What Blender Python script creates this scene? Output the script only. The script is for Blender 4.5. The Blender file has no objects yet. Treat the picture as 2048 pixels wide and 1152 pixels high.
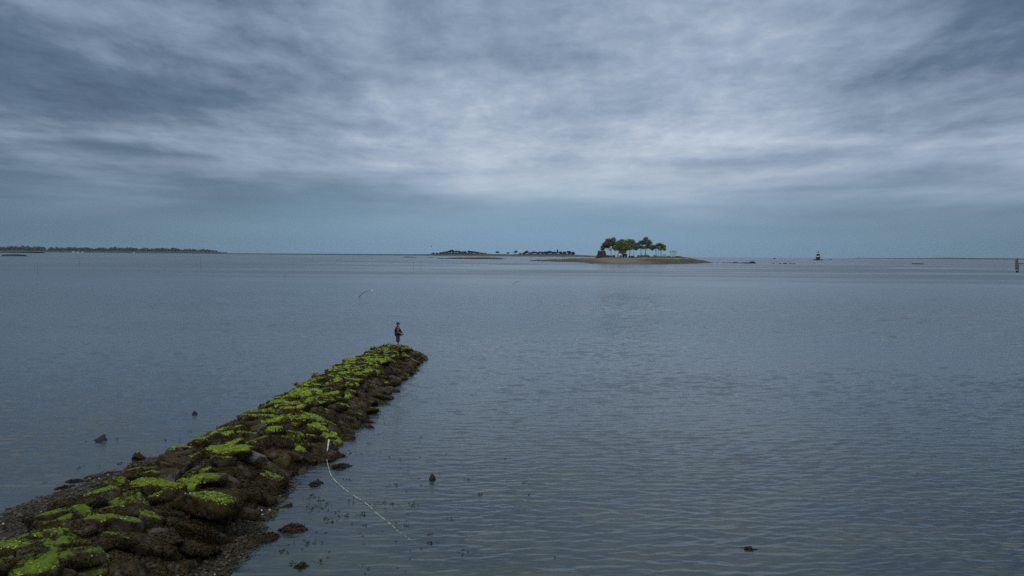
import bpy, math, random
import numpy as np
from mathutils import Matrix, Vector, Euler

random.seed(7)
RS = np.random.RandomState(11)
S = bpy.context.scene
COL = S.collection
rad = math.radians

# ------------------------------------------------------------------ camera
F = 1600.0                    # focal length in pixels of the 2048 px photograph
H = 7.6                       # eye height over the water
PITCH, ROLL = 2.355, 0.447
cam_data = bpy.data.cameras.new('camera')
cam = bpy.data.objects.new('camera', cam_data); COL.objects.link(cam)
cam_data.sensor_width = 36.0
cam_data.lens = F / 2048 * 36.0
cam_data.clip_start = 0.1; cam_data.clip_end = 60000
CM = Euler((rad(90 - PITCH), 0, 0)).to_matrix() @ Matrix.Rotation(rad(ROLL), 3, 'Z')
cam.matrix_world = Matrix.Translation((0, 0, H)) @ CM.to_4x4()
S.camera = cam
S.view_settings.view_transform = 'Standard'; S.view_settings.look = 'None'
S.view_settings.exposure = 0.30; S.view_settings.gamma = 1
S.render.engine = 'CYCLES'
S.cycles.use_denoising = False
S.cycles.max_bounces = 6; S.cycles.volume_bounces = 0
S.cycles.transparent_max_bounces = 8

def ray(px, py):
    return CM @ Vector(((px - 1024) / F, (576 - py) / F, -1))
def G(px, py, z=0.0):         # the point at height z seen at photo pixel px, py
    r = ray(px, py); t = (z - H) / r.z
    return Vector((r.x * t, r.y * t, z))
def P(px, py, d):             # the point at distance d seen at photo pixel px, py
    r = ray(px, py); t = d / r.y
    return Vector((r.x * t, d, H + r.z * t))

# ------------------------------------------------------------------ node helper
class NT:
    def __init__(s, tree): s.t = tree; s.n = tree.nodes; s.l = tree.links
    def new(s, typ, **kw):
        n = s.n.new(typ)
        for k, v in kw.items(): setattr(n, k, v)
        return n
    def put(s, sock, v):
        if isinstance(v, bpy.types.NodeSocket): s.l.new(v, sock)
        elif v is not None: sock.default_value = v
    def m(s, op, a, b=None, c=None, clamp=False):
        n = s.new('ShaderNodeMath', operation=op, use_clamp=clamp)
        for i, v in enumerate((a, b, c)):
            if v is not None: s.put(n.inputs[i], v)
        return n.outputs[0]
    def rng(s, v, a, b, c=0.0, d=1.0, smooth=True):
        n = s.new('ShaderNodeMapRange')
        if smooth: n.interpolation_type = 'SMOOTHSTEP'
        s.put(n.inputs['Value'], v)
        for k, x in (('From Min', a), ('From Max', b), ('To Min', c), ('To Max', d)): s.put(n.inputs[k], x)
        return n.outputs[0]
    def mix(s, f, a, b, mode='MIX'):
        n = s.new('ShaderNodeMix', data_type='RGBA', blend_type=mode)
        s.put(n.inputs[0], f)
        for i, v in ((6, a), (7, b)):
            if isinstance(v, tuple) and len(v) == 3: v = v + (1,)
            s.put(n.inputs[i], v)
        return n.outputs[2]
    def noise(s, vec, scale, detail=5, rough=0.55, dist=0.0, lac=2.0):
        n = s.new('ShaderNodeTexNoise')
        if vec is not None: s.l.new(vec, n.inputs['Vector'])
        n.inputs['Scale'].default_value = scale; n.inputs['Detail'].default_value = detail
        n.inputs['Roughness'].default_value = rough; n.inputs['Distortion'].default_value = dist
        n.inputs['Lacunarity'].default_value = lac
        return n.outputs['Fac']
    def xyz(s, x, y, z=0.0):
        n = s.new('ShaderNodeCombineXYZ')
        for i, v in enumerate((x, y, z)): s.put(n.inputs[i], v)
        return n.outputs[0]
    def sep(s, v):
        n = s.new('ShaderNodeSeparateXYZ'); s.l.new(v, n.inputs[0]); return n.outputs
    def scale(s, vec, sc, rot=(0, 0, 0), loc=(0, 0, 0)):
        n = s.new('ShaderNodeMapping'); s.l.new(vec, n.inputs[0])
        n.inputs['Scale'].default_value = sc; n.inputs['Rotation'].default_value = rot
        n.inputs['Location'].default_value = loc
        return n.outputs[0]

# ------------------------------------------------------------------ world and sun
SUN_EL, SUN_AZ = 52, -140      # degrees above the horizon; negative = to the left of the view
W = bpy.data.worlds.new('World'); S.world = W; W.use_nodes = True
w = NT(W.node_tree); w.n.clear()
tc = w.new('ShaderNodeTexCoord').outputs['Generated']
dx, dy, dz = w.sep(tc)
sky = w.new('ShaderNodeTexSky', sky_type='NISHITA'); sky.sun_disc = False
sky.sun_elevation = rad(SUN_EL); sky.sun_rotation = rad(SUN_AZ); sky.dust_density = 2.0
zc = w.m('MAXIMUM', dz, 0.0)
q = w.m('ADD', zc, 0.08)
u = w.m('MULTIPLY', w.m('DIVIDE', dx, w.m('POWER', q, 0.5)), 1.5); v = w.m('MULTIPLY', w.m('LOGARITHM', q, math.e), 1.45)
cv = w.xyz(u, v, w.rng(dy, -1.0, 1.0, 0.0, 6.0, False))
n_big = w.noise(w.scale(cv, (1.1, 1.1, 1), (0, 0, rad(8)), (3.1, 1.7, 0)), 1.0, 4, 0.5, 0.3)
n_mid = w.noise(w.scale(cv, (2.7, 3.0, 1), (0, 0, rad(-6)), (7.3, 2.2, 0)), 1.0, 9, 0.64, 0.25)
n_fin = w.noise(w.scale(cv, (8.0, 10.0, 1), (0, 0, rad(-4)), (1.3, 9.2, 0)), 1.0, 8, 0.62, 0.2)
band = w.noise(w.scale(w.xyz(dx, w.m('MULTIPLY', dz, 9.0), 0.0), (2.6, 2.2, 1), (0, 0, 0), (0.6, 4.2, 0)), 1.0, 4, 0.5, 0.3)
def gauss(cx, cz, sx, sz):    # a soft lobe of sky round azimuth cx, elevation cz
    a = w.m('POWER', w.m('DIVIDE', w.m('SUBTRACT', dx, cx), sx), 2.0)
    b = w.m('POWER', w.m('DIVIDE', w.m('SUBTRACT', dz, cz), sz), 2.0)
    return w.m('EXPONENT', w.m('MULTIPLY', w.m('ADD', a, b), -1.0))
def add(*a):
    r = a[0]
    for x in a[1:]: r = w.m('ADD', r, x)
    return r
def mul(a, b): return w.m('MULTIPLY', a, b)
# cloud thickness: 0 dark slate, 1 bright pearl
tex = add(mul(w.m('SUBTRACT', n_big, 0.5), 0.85), mul(w.m('SUBTRACT', n_mid, 0.5), 0.58), mul(w.m('SUBTRACT', n_fin, 0.5), 0.38))
texf = w.rng(dz, 0.02, 0.16, 0.10, 1.0)
tex = mul(tex, texf)
streak = mul(w.m('SUBTRACT', band, 0.5), w.rng(dz, 0.012, 0.05, 0.0, 1.0))
streak = mul(streak, w.rng(dz, 0.10, 0.2, 1.5, 0.3))
base = add(0.32, mul(gauss(0.08, 0.24, 0.38, 0.24), 0.34), mul(gauss(0.02, 0.12, 0.42, 0.08), 0.18), mul(gauss(0.22, 0.095, 0.45, 0.025), 0.10),
           mul(gauss(-0.36, 0.075, 0.16, 0.02), 0.14), mul(gauss(0.50, 0.11, 0.2, 0.04), 0.22),
           mul(gauss(-0.62, 0.10, 0.18, 0.16), -0.16), mul(gauss(0.58, 0.24, 0.15, 0.10), -0.20))
n_puff = w.noise(w.scale(cv, (17.0, 24.0, 1), (0, 0, 0), (4.3, 1.2, 0)), 1.0, 6, 0.65, 0.4)
lit = add(base, tex, streak)
puff = mul(mul(w.m('SUBTRACT', n_puff, 0.48), w.rng(lit, 0.50, 0.90, 0.04, 0.36)), w.rng(dz, 0.05, 0.2, 0.1, 1.0))
br = w.m('ADD', lit, puff, clamp=True)
ramp = w.new('ShaderNodeValToRGB'); w.put(ramp.inputs[0], br)
cr = ramp.color_ramp
for i, (p, c) in enumerate([(0.0, (0.032, 0.058, 0.105)), (0.3, (0.088, 0.132, 0.200)), (0.65, (0.245, 0.312, 0.410)), (1.0, (0.44, 0.50, 0.57))]):
    e = cr.elements[i] if i < 2 else cr.elements.new(p)
    e.position = p; e.color = c + (1,)
# blue gap under the cloud sheet, above the horizon
azf = add(0.42, mul(w.m('EXPONENT', mul(w.m('POWER', w.m('DIVIDE', w.m('SUBTRACT', dx, 0.06), 0.48), 2.0), -1.0)), 0.58))
blue = w.mix(azf, (0.0, 0.0, 0.0), (0.160, 0.282, 0.396))
gap = w.rng(w.m('ADD', dz, mul(w.m('SUBTRACT', n_big, 0.5), 0.09)), 0.005, 0.125, 1.0, 0.0)
gap = mul(gap, 0.88)
c1 = w.mix(gap, ramp.outputs[0], blue)
# the sheet is thinner and brighter overhead than at the horizon
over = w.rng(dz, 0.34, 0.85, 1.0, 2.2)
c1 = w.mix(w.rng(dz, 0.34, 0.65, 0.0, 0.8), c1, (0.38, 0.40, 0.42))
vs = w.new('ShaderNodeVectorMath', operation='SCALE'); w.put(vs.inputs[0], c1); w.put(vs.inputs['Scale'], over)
sk = w.new('ShaderNodeVectorMath', operation='SCALE'); w.put(sk.inputs[0], sky.outputs[0]); sk.inputs['Scale'].default_value = 1.0
STR = 0.10
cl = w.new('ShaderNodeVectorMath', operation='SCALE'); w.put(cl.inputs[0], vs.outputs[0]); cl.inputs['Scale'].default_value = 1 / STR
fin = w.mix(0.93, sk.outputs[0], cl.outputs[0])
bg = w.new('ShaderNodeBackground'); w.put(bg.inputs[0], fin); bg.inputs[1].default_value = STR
wo = w.new('ShaderNodeOutputWorld'); w.l.new(bg.outputs[0], wo.inputs[0])

sd = bpy.data.lights.new('sun', 'SUN'); sd.energy = 1.0; sd.angle = rad(22); sd.color = (1, 0.94, 0.84)
sun = bpy.data.objects.new('sun', sd); COL.objects.link(sun)
sdir = Vector((math.sin(rad(SUN_AZ)) * math.cos(rad(SUN_EL)), math.cos(rad(SUN_AZ)) * math.cos(rad(SUN_EL)), math.sin(rad(SUN_EL))))
sun.rotation_euler = sdir.to_track_quat('Z', 'Y').to_euler()
sun.location = (0, 0, 60)

# ------------------------------------------------------------------ object helpers
def tag(o, label=None, cat=None, group=None, kind=None):
    if label: o['label'] = label
    if cat: o['category'] = cat
    if group: o['group'] = group
    if kind: o['kind'] = kind
    return o
def empty(name, loc, rz=0.0):
    o = bpy.data.objects.new(name, None); COL.objects.link(o)
    o.location = loc; o.rotation_euler = (0, 0, rz); o.empty_display_size = 0.3
    return o
def mesh_obj(name, V, Fc, mat, parent=None, smooth=True, loc=None):
    me = bpy.data.meshes.new(name)
    V = np.asarray(V, dtype=np.float64)
    if isinstance(Fc, np.ndarray):
        k = Fc.shape[1]; nf = len(Fc)
        me.vertices.add(len(V)); me.vertices.foreach_set('co', V.astype(np.float32).ravel())
        me.loops.add(nf * k); me.loops.foreach_set('vertex_index', Fc.astype(np.int32).ravel())
        me.polygons.add(nf)
        me.polygons.foreach_set('loop_start', (np.arange(nf) * k).astype(np.int32))
        me.update(calc_edges=True)
    else:
        me.from_pydata([tuple(p) for p in V], [], Fc); me.update()
    if mat is not None: me.materials.append(mat)
    if smooth: me.polygons.foreach_set('use_smooth', np.ones(len(me.polygons), dtype=bool))
    o = bpy.data.objects.new(name, me); COL.objects.link(o)
    if parent is not None: o.parent = parent
    if loc is not None: o.location = loc
    return o
class MB:
    """collects simple solids into one mesh"""
    def __init__(s): s.v = []; s.f = []
    def raw(s, V, Fc):
        o = len(s.v); s.v += [tuple(p) for p in V]; s.f += [tuple(int(i) + o for i in f) for f in Fc]; return s
    def lathe(s, prof, n=24, c=(0, 0, 0)):
        o = len(s.v); m = len(prof)
        for r, z in prof:
            for k in range(n):
                a = 2 * math.pi * k / n
                s.v.append((c[0] + r * math.cos(a), c[1] + r * math.sin(a), c[2] + z))
        for i in range(m - 1):
            for k in range(n):
                a, b = o + i * n + k, o + i * n + (k + 1) % n
                s.f.append((a, b, b + n, a + n))
        s.f.append(tuple(o + k for k in range(n))[::-1]); s.f.append(tuple(o + (m - 1) * n + k for k in range(n)))
        return s
    def box(s, lo, hi, taper=0.0):
        (x0, y0, z0), (x1, y1, z1) = lo, hi
        t = taper
        return s.raw([(x0, y0, z0), (x1, y0, z0), (x1, y1, z0), (x0, y1, z0),
                      (x0 + t, y0 + t, z1), (x1 - t, y0 + t, z1), (x1 - t, y1 - t, z1), (x0 + t, y1 - t, z1)],
                     [(3, 2, 1, 0), (4, 5, 6, 7), (0, 1, 5, 4), (1, 2, 6, 5), (2, 3, 7, 6), (3, 0, 4, 7)])
    def tube(s, pts, rads, n=8, flat=None):
        pts = [Vector(p) for p in pts]; o = len(s.v); m = len(pts)
        if not hasattr(rads, '__len__'): rads = [rads] * m
        ref = Vector((0, 1, 0.13)).normalized()
        for i, p in enumerate(pts):
            t = (pts[min(i + 1, m - 1)] - pts[max(i - 1, 0)]).normalized()
            a = t.cross(ref)
            if a.length < 1e-3: a = t.cross(Vector((1, 0, 0)))
            a.normalize(); b = t.cross(a)
            for k in range(n):
                th = 2 * math.pi * k / n
                s.v.append(tuple(p + (a * math.cos(th) + b * math.sin(th) * (flat or 1.0)) * rads[i]))
        for i in range(m - 1):
            for k in range(n):
                a, b = o + i * n + k, o + i * n + (k + 1) % n
                s.f.append((a, b, b + n, a + n))
        s.f.append(tuple(o + k for k in range(n))[::-1]); s.f.append(tuple(o + (m - 1) * n + k for k in range(n)))
        return s
    def ball(s, c, r, n=12, m=8, sc=(1, 1, 1)):
        prof = [(max(1e-4, math.sin(math.pi * i / m)) * r, -math.cos(math.pi * i / m) * r) for i in range(m + 1)]
        o = len(s.v); s.lathe(prof, n)
        for i in range(o, len(s.v)):
            x, y, z = s.v[i]; s.v[i] = (c[0] + x * sc[0], c[1] + y * sc[1], c[2] + z * sc[2])
        return s
    def build(s, name, mat, parent=None, smooth=True, loc=None):
        return mesh_obj(name, s.v, s.f, mat, parent, smooth, loc)

# numpy lattice noise
def _hash(ix, iy, iz):
    h = (ix * 374761393 + iy * 668265263 + iz * 2147483647 + 1013904223) & 0xffffffff
    h = ((h ^ (h >> 13)) * 1274126177) & 0xffffffff
    h = (h ^ (h >> 16)) & 0xffffffff
    return h / 4294967295.0
def vnoise(p):
    p = np.asarray(p, dtype=np.float64); i = np.floor(p).astype(np.int64); f = p - i; f = f * f * (3 - 2 * f)
    r = 0
    for a in (0, 1):
        for b in (0, 1):
            for c in (0, 1):
                wt = (f[:, 0] if a else 1 - f[:, 0]) * (f[:, 1] if b else 1 - f[:, 1]) * (f[:, 2] if c else 1 - f[:, 2])
                r = r + wt * _hash(i[:, 0] + a, i[:, 1] + b, i[:, 2] + c)
    return r
def fbm(p, oct=4, gain=0.5):
    p = np.asarray(p, dtype=np.float64); a, s, r = 1.0, 0.0, 0
    for k in range(oct):
        r = r + a * (vnoise(p * 2 ** k + 17.3 * k) - 0.5); s += a; a *= gain
    return r / s * 2

_ico = {}
def ico(sub):
    if sub not in _ico:
        import bmesh
        bm = bmesh.new(); bmesh.ops.create_icosphere(bm, subdivisions=sub, radius=1)
        V = np.array([v.co[:] for v in bm.verts]); Fc = np.array([[v.index for v in f.verts] for f in bm.faces]); bm.free()
        _ico[sub] = (V, Fc)
    return _ico[sub]
def boulder(size, sub=3, planes=13, p=14, rough=0.04, seed=None, flat_top=0.0):
    """an angular stone: a sphere cut back by random planes, edges worn round"""
    rs = np.random.RandomState(seed if seed is not None else random.randrange(10 ** 6))
    V, Fc = ico(sub)
    n = rs.normal(size=(planes, 3)); n /= np.linalg.norm(n, axis=1)[:, None]
    d = rs.uniform(0.62, 1.0, planes)
    n[0] = (rs.uniform(-.12, .12), rs.uniform(-.12, .12), 1); n[1] = (0, 0, -1); d[0] = 0.62; d[1] = 0.8
    n /= np.linalg.norm(n, axis=1)[:, None]
    t = np.maximum(V @ n.T, 1e-4) / d
    r = (t ** p).sum(1) ** (-1.0 / p)
    r = np.minimum(r, 1.25)
    pts = V * r[:, None]
    pts = pts * (1 + rough * fbm(pts * 2.2 + rs.uniform(0, 50, 3), 4)[:, None] * 2)
    return pts * np.asarray(size), Fc
def rot_pts(V, rx, ry, rz):
    return V @ np.array(Euler((rx, ry, rz)).to_matrix()).T

# ------------------------------------------------------------------ materials
def mat(name, build, rough=0.8, spec=0.3):
    m = bpy.data.materials.new(name); m.use_nodes = True
    t = NT(m.node_tree); b = t.n['Principled BSDF']
    b.inputs['Roughness'].default_value = rough; b.inputs['Specular IOR Level'].default_value = spec
    pos = t.new('ShaderNodeNewGeometry')
    build(t, b, pos)
    return m
def plain(name, c, c2=None, scale=3.0, rough=0.8, spec=0.3, bump=0.0, lo=0.35, hi=0.65):
    def f(t, b, g):
        n = t.noise(g.outputs['Position'], scale, 6, 0.6)
        t.put(b.inputs['Base Color'], t.mix(t.rng(n, lo, hi), c, c2 or tuple(x * 0.7 for x in c)))
        if bump:
            bp = t.new('ShaderNodeBump'); t.put(bp.inputs['Height'], n); bp.inputs['Strength'].default_value = 0.8
            bp.inputs['Distance'].default_value = bump; t.l.new(bp.outputs[0], b.inputs['Normal'])
    return mat(name, f, rough, spec)

def rock_cover(name, green):
    """wet stone with brown weed; green = how much bright algae lies on faces that look up"""
    def f(t, b, g):
        pos = g.outputs['Position']; nz = t.sep(g.outputs['Normal'])[2]
        n1 = t.noise(pos, 2.0, 5, 0.6); n2 = t.noise(pos, 7.0, 6, 0.65); n3 = t.noise(pos, 30.0, 5, 0.7)
        n4 = t.noise(pos, 90.0, 3, 0.7)
        weed = t.mix(t.rng(n2, 0.35, 0.65), (0.008, 0.006, 0.003), (0.050, 0.034, 0.010))
        weed = t.mix(t.rng(n3, 0.48, 0.7), weed, (0.075, 0.060, 0.020))
        stone = t.mix(t.rng(n3, 0.3, 0.7), (0.030, 0.029, 0.024), (0.095, 0.088, 0.070))
        body = t.mix(t.rng(n1, 0.52, 0.62), weed, stone)
        alg = t.mix(t.rng(n2, 0.32, 0.66), (0.060, 0.095, 0.005), (0.225, 0.310, 0.010))
        alg = t.mix(t.rng(n3, 0.50, 0.74), alg, (0.340, 0.430, 0.022))
        alg = t.mix(t.rng(n4, 0.55, 0.8, 0.0, 0.6), alg, (0.060, 0.100, 0.012))
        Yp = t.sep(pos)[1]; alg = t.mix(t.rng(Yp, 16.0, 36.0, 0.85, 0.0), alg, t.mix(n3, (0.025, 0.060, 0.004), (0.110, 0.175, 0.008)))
        k = t.m('ADD', t.m('MULTIPLY', t.m('SUBTRACT', n1, 0.5), 1.7), t.m('MULTIPLY', t.m('SUBTRACT', n2, 0.5), 1.6))
        k = t.m('ADD', k, t.m('MULTIPLY', t.m('SUBTRACT', n3, 0.5), 0.5))
        k = t.m('ADD', k, t.m('MULTIPLY', t.m('SUBTRACT', nz, 0.80), 1.6))
        kk = t.m('ADD', k, green); k = t.rng(kk, 0.0, 0.07)
        thin = t.mix(n3, (0.030, 0.036, 0.006), (0.085, 0.100, 0.012))                      # thin olive film at the edges of the mats
        alg = t.mix(t.rng(kk, 0.02, 0.34), thin, alg)
        alg = t.mix(t.rng(t.noise(pos, 4.0, 4, 0.7), 0.52, 0.66, 0.0, 0.75), alg, (0.060, 0.070, 0.010))
        t.put(b.inputs['Base Color'], t.mix(k, body, alg))
        h = t.m('ADD', t.m('MULTIPLY', n3, 0.6), t.m('MULTIPLY', n2, 0.9))
        h = t.m('ADD', h, t.m('MULTIPLY', n4, 0.3))
        bp = t.new('ShaderNodeBump'); t.put(bp.inputs['Height'], h); bp.inputs['Strength'].default_value = 1.0
        bp.inputs['Distance'].default_value = 0.05; t.l.new(bp.outputs[0], b.inputs['Normal'])
        t.put(b.inputs['Roughness'], t.rng(n2, 0.3, 0.7, 0.55, 0.9))
    return mat(name, f, 0.8, 0.14)
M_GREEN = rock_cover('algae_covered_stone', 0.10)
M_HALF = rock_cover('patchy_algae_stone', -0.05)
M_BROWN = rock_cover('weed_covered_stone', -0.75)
M_STONE = plain('bare_grey_stone', (0.10, 0.095, 0.08), (0.055, 0.055, 0.045), 9, 0.8, 0.3, 0.02)
M_DSTONE = plain('dark_wet_stone', (0.024, 0.019, 0.017), (0.010, 0.009, 0.008), 7, 0.7, 0.2, 0.02)

def island_mat(name, cols, wet=0.25):
    def f(t, b, g):
        r = g.outputs['Random Per Island']
        pos = g.outputs['Position']
        n = t.noise(pos, 1.6, 3, 0.6)
        a = t.mix(t.rng(r, 0.0, 1.0, smooth=False), cols[0], cols[1])
        a = t.mix(t.rng(n, 0.45, 0.7), a, cols[2])
        t.put(b.inputs['Base Color'], a)
    return mat(name, f, 0.6, wet)
M_WEED = island_mat('brown_rockweed', [(0.003, 0.0025, 0.001), (0.050, 0.033, 0.010), (0.021, 0.019, 0.006)], 0.12)
M_ALGTUFT = island_mat('green_algae_fronds', [(0.05, 0.09, 0.004), (0.26, 0.36, 0.018), (0.10, 0.18, 0.007)], 0.2)

def leafmat(name, c0, c1):
    def f(t, b, g):
        r = g.outputs['Random Per Island']; n = t.noise(g.outputs['Position'], 0.35, 3, 0.6)
        k = t.m('ADD', t.m('MULTIPLY', r, 0.6), t.m('MULTIPLY', t.rng(n, 0.35, 0.65), 0.4))
        t.put(b.inputs['Base Color'], t.mix(k, c0, c1))
    return mat(name, f, 0.8, 0.2)
M_LEAF_OLIVE = leafmat('olive_leaves', (0.060, 0.075, 0.030), (0.17, 0.18, 0.08))
M_LEAF_GREEN = leafmat('green_leaves', (0.060, 0.105, 0.030), (0.20, 0.27, 0.085))
M_LEAF_DARK = leafmat('dark_leaves', (0.045, 0.075, 0.035), (0.15, 0.20, 0.085))
M_LEAF_FAR = leafmat('far_dark_leaves', (0.010, 0.015, 0.010), (0.032, 0.042, 0.024))
M_BARK = plain('grey_bark', (0.085, 0.072, 0.058), (0.04, 0.034, 0.028), 2.0)
M_TWIG = plain('pale_bare_wood', (0.15, 0.13, 0.11), (0.09, 0.08, 0.07), 2.0)
M_POLE = plain('weathered_dark_wood', (0.045, 0.038, 0.032), (0.02, 0.018, 0.016), 6)
M_RUIN = plain('dark_ruin_masonry', (0.070, 0.052, 0.048), (0.030, 0.024, 0.024), 0.8, 0.9, 0.2, 0.2)
M_PALE = plain('pale_stone_masonry', (0.30, 0.28, 0.22), (0.17, 0.16, 0.13), 0.9, 0.9, 0.2, 0.1)
M_ROOF = plain('mossy_dark_roof', (0.055, 0.060, 0.045), (0.03, 0.032, 0.026), 1.2)
M_DARK = plain('black_and_opening_shade', (0.008, 0.008, 0.008), None, 3)  # plain black; also painted on where an opening would lie in shade
M_WHITE = plain('white_paint', (0.78, 0.78, 0.77), (0.66, 0.66, 0.65), 1.0, 0.5)
M_LHDARK = plain('dark_brown_paint', (0.020, 0.018, 0.022), (0.012, 0.011, 0.014), 1.0, 0.5)
M_LHWHITE = plain('weathered_white_paint', (0.50, 0.50, 0.50), (0.42, 0.42, 0.42), 1.0, 0.6)
M_GLASS = plain('lantern_glass', (0.25, 0.28, 0.30), None, 1.0, 0.1, 0.5)

# ------------------------------------------------------------------ water
def water_mat():
    m = bpy.data.materials.new('rippled_sea_water'); m.use_nodes = True
    t = NT(m.node_tree); b = t.n['Principled BSDF']
    g = t.new('ShaderNodeNewGeometry'); pos = g.outputs['Position']
    X, Y, _ = t.sep(pos)
    b_ = t.noise(t.scale(pos, (3.0, 9.0, 1), (0, 0, rad(-7))), 1.0, 3, 0.55, 0.2)   # finest ripples
    m1 = t.noise(t.scale(pos, (0.5, 1.0, 1), (0, 0, rad(4))), 1.0, 4, 0.65, 0.3)    # wavelets of the middle distance
    calm = t.noise(t.scale(pos, (0.004, 0.02, 1), (0, 0, rad(3)), (2, 5, 0)), 1.0, 4, 0.55)
    h = t.m('MULTIPLY', b_, t.m('MULTIPLY', t.rng(Y, 15.0, 60.0, 0.010, 0.040), t.rng(Y, 80.0, 300.0, 1.0, 0.05)))
    h = t.m('ADD', h, t.m('MULTIPLY', m1, t.m('MULTIPLY', t.rng(Y, 40.0, 90.0, 0.0, 0.28), t.rng(Y, 100.0, 300.0, 1.0, 0.02))))
    bp = t.new('ShaderNodeBump'); t.put(bp.inputs['Height'], h)
    bp.inputs['Strength'].default_value = 1.0; bp.inputs['Distance'].default_value = 1.0
    t.l.new(bp.outputs[0], b.inputs['Normal'])
    # what shows from below: green-grey weedy shallows near the shore, slate depth beyond
    sh = t.rng(Y, 18.0, 60.0, 1.0, 0.0)
    wn = t.noise(t.scale(pos, (0.35, 0.5, 1)), 1.0, 5, 0.6)
    shal = t.mix(t.rng(wn, 0.4, 0.62), (0.020, 0.032, 0.040), (0.030, 0.043, 0.040))
    deep = t.mix(t.rng(calm, 0.4, 0.6), (0.040, 0.066, 0.088), (0.046, 0.074, 0.098))
    t.put(b.inputs['Base Color'], t.mix(sh, deep, shal))
    t.put(b.inputs['Roughness'], t.m('ADD', t.m('ADD', t.rng(Y, 30.0, 140.0, 0.03, 0.10), t.rng(Y, 100.0, 330.0, 0.0, 0.20)), t.m('MULTIPLY', t.rng(calm, 0.42, 0.58, -0.5, 0.5), t.rng(Y, 60.0, 600.0, 0.03, 0.24))))
    b.inputs['IOR'].default_value = 1.333; b.inputs['Specular IOR Level'].default_value = 0.85
    return m
R_SEA = 10000.0
ang = np.linspace(0, 2 * math.pi, 128, endpoint=False)
ring = [(R_SEA * math.cos(a), R_SEA * math.sin(a), -0.25) for a in ang]
# real wavelets on the sheet in view: rows close together near the shore, wider apart with distance
rows = [11.0]
while rows[-1] < R_SEA: rows.append(rows[-1] + max(0.055, 0.055 * (rows[-1] / 28.0) ** 1.65 if rows[-1] < 200 else rows[-1] * 0.02))
rows = np.array(rows); rows[-1] = R_SEA * 0.999
cols = np.linspace(-1, 1, 620)
WY = np.repeat(rows[:, None], len(cols), 1); WX = cols[None, :] * (10 + 0.72 * rows[:, None])
dY = np.gradient(rows)[:, None]; dX = (10 + 0.72 * rows[:, None]) * 2 / 620
near_rows = rows < 420
wx, wy = WX[near_rows], WY[near_rows]; cy, cx = dY[near_rows], dX[near_rows]
q3 = np.stack([wx.ravel() * 0.05, wy.ravel() * 0.05, np.zeros(wx.size)], 1)
warp1 = (fbm(q3, 2).reshape(wx.shape)) * 2.2; warp2 = (fbm(q3 + 9.1, 2).reshape(wx.shape)) * 2.2
gust = np.clip(0.75 + 1.1 * fbm(np.stack([wx.ravel() * 0.035, wy.ravel() * 0.06, np.full(wx.size, 5.5)], 1), 3).reshape(wx.shape), 0.3, 1.3)
lee = np.clip(0.55 + (wx - 0.05 * wy + 6) / 22, 0.55, 1.0); lee = np.where(wx < -9, np.clip(0.5 + (-wx - 11) / 18, 0.5, 0.95), lee)
Z = np.zeros_like(wx); NW = 96; rw = np.random.RandomState(2)
for k in range(NW):
    lam = 0.22 * (27.0 ** (k / (NW - 1)))          # 0.22 m to 6 m
    th = rw.normal(0, 0.24 + 0.25 * k / NW) + math.radians(-6)
    kx, ky = math.sin(th) * 2 * math.pi / lam, math.cos(th) * 2 * math.pi / lam
    a_ = np.interp(wy, [20, 55], [0.23, 0.34]) * lam / (2 * math.pi) / math.sqrt(NW / 2) * np.maximum(0.65 / max(lam, 0.65), 0) ** (1.9 - 1.1 * np.clip((wy - 35) / 80, 0, 1)) * (1.25 if lam < 0.7 else 1.0)
    fade = np.clip((lam / np.maximum(cy, 1e-3) - 2.2) / 2.5, 0, 1) * np.clip((lam / (abs(math.sin(th)) + 0.12) / cx - 2.2) / 2.5, 0, 1)
    grp = 0.55 + 0.9 * np.clip(0.5 + vnoise(np.stack([wx.ravel() * 0.35 / lam ** 0.5, wy.ravel() * 0.5 / lam ** 0.5, np.full(wx.size, k * 3.7)], 1)).reshape(wx.shape) - 0.5, 0, 1) if k % 3 == 0 else grp
    ph = kx * (wx + warp1) + ky * (wy + warp2 * 0.6) + rw.uniform(0, 6.28)
    Z += a_ * fade * grp * (np.sin(ph) - 0.16 * np.cos(2 * ph) + 0.24 * np.sin(2 * ph))
Z *= gust * lee * np.clip(1.1 - (wy - 110) / 160, 0.12, 1)
WZ = np.zeros_like(WY); WZ[near_rows] = Z
WZ[:, 0] = WZ[:, -1] = 0
wv_ = np.stack([WX.ravel(), WY.ravel(), WZ.ravel()], 1); ny, nx = WX.shape
idx = np.arange(ny * nx).reshape(ny, nx)
wf = np.stack([idx[:-1, :-1].ravel(), idx[:-1, 1:].ravel(), idx[1:, 1:].ravel(), idx[1:, :-1].ravel()], 1)
# the rest of the bay, beside and behind the view
o0 = len(wv_); rl_, rr_ = idx[0, 0], idx[0, -1]; fl_, fr_ = idx[-1, 0], idx[-1, -1]
wv_ = np.concatenate([wv_, [(-R_SEA, 11.0, 0), (R_SEA, 11.0, 0), (-R_SEA, -R_SEA, 0), (R_SEA, -R_SEA, 0), (-R_SEA, R_SEA * .999, 0), (R_SEA, R_SEA * .999, 0)]])
nq = len(wf)
me = bpy.data.meshes.new('water')
extra = [tuple([o0] + list(idx[:, 0]) + [o0 + 4])[::-1], tuple([o0 + 1, o0 + 5] + list(idx[::-1, -1]))[::-1], tuple([o0 + 2, o0 + 3, o0 + 1] + list(idx[0, ::-1]) + [o0])]
lv = np.concatenate([wf.ravel()] + [np.array(e) for e in extra]).astype(np.int32)
tot = np.concatenate([np.full(nq, 4), [len(e) for e in extra]]).astype(np.int32)
me.vertices.add(len(wv_)); me.vertices.foreach_set('co', wv_.astype(np.float32).ravel())
me.loops.add(len(lv)); me.loops.foreach_set('vertex_index', lv); me.polygons.add(len(tot))
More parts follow.
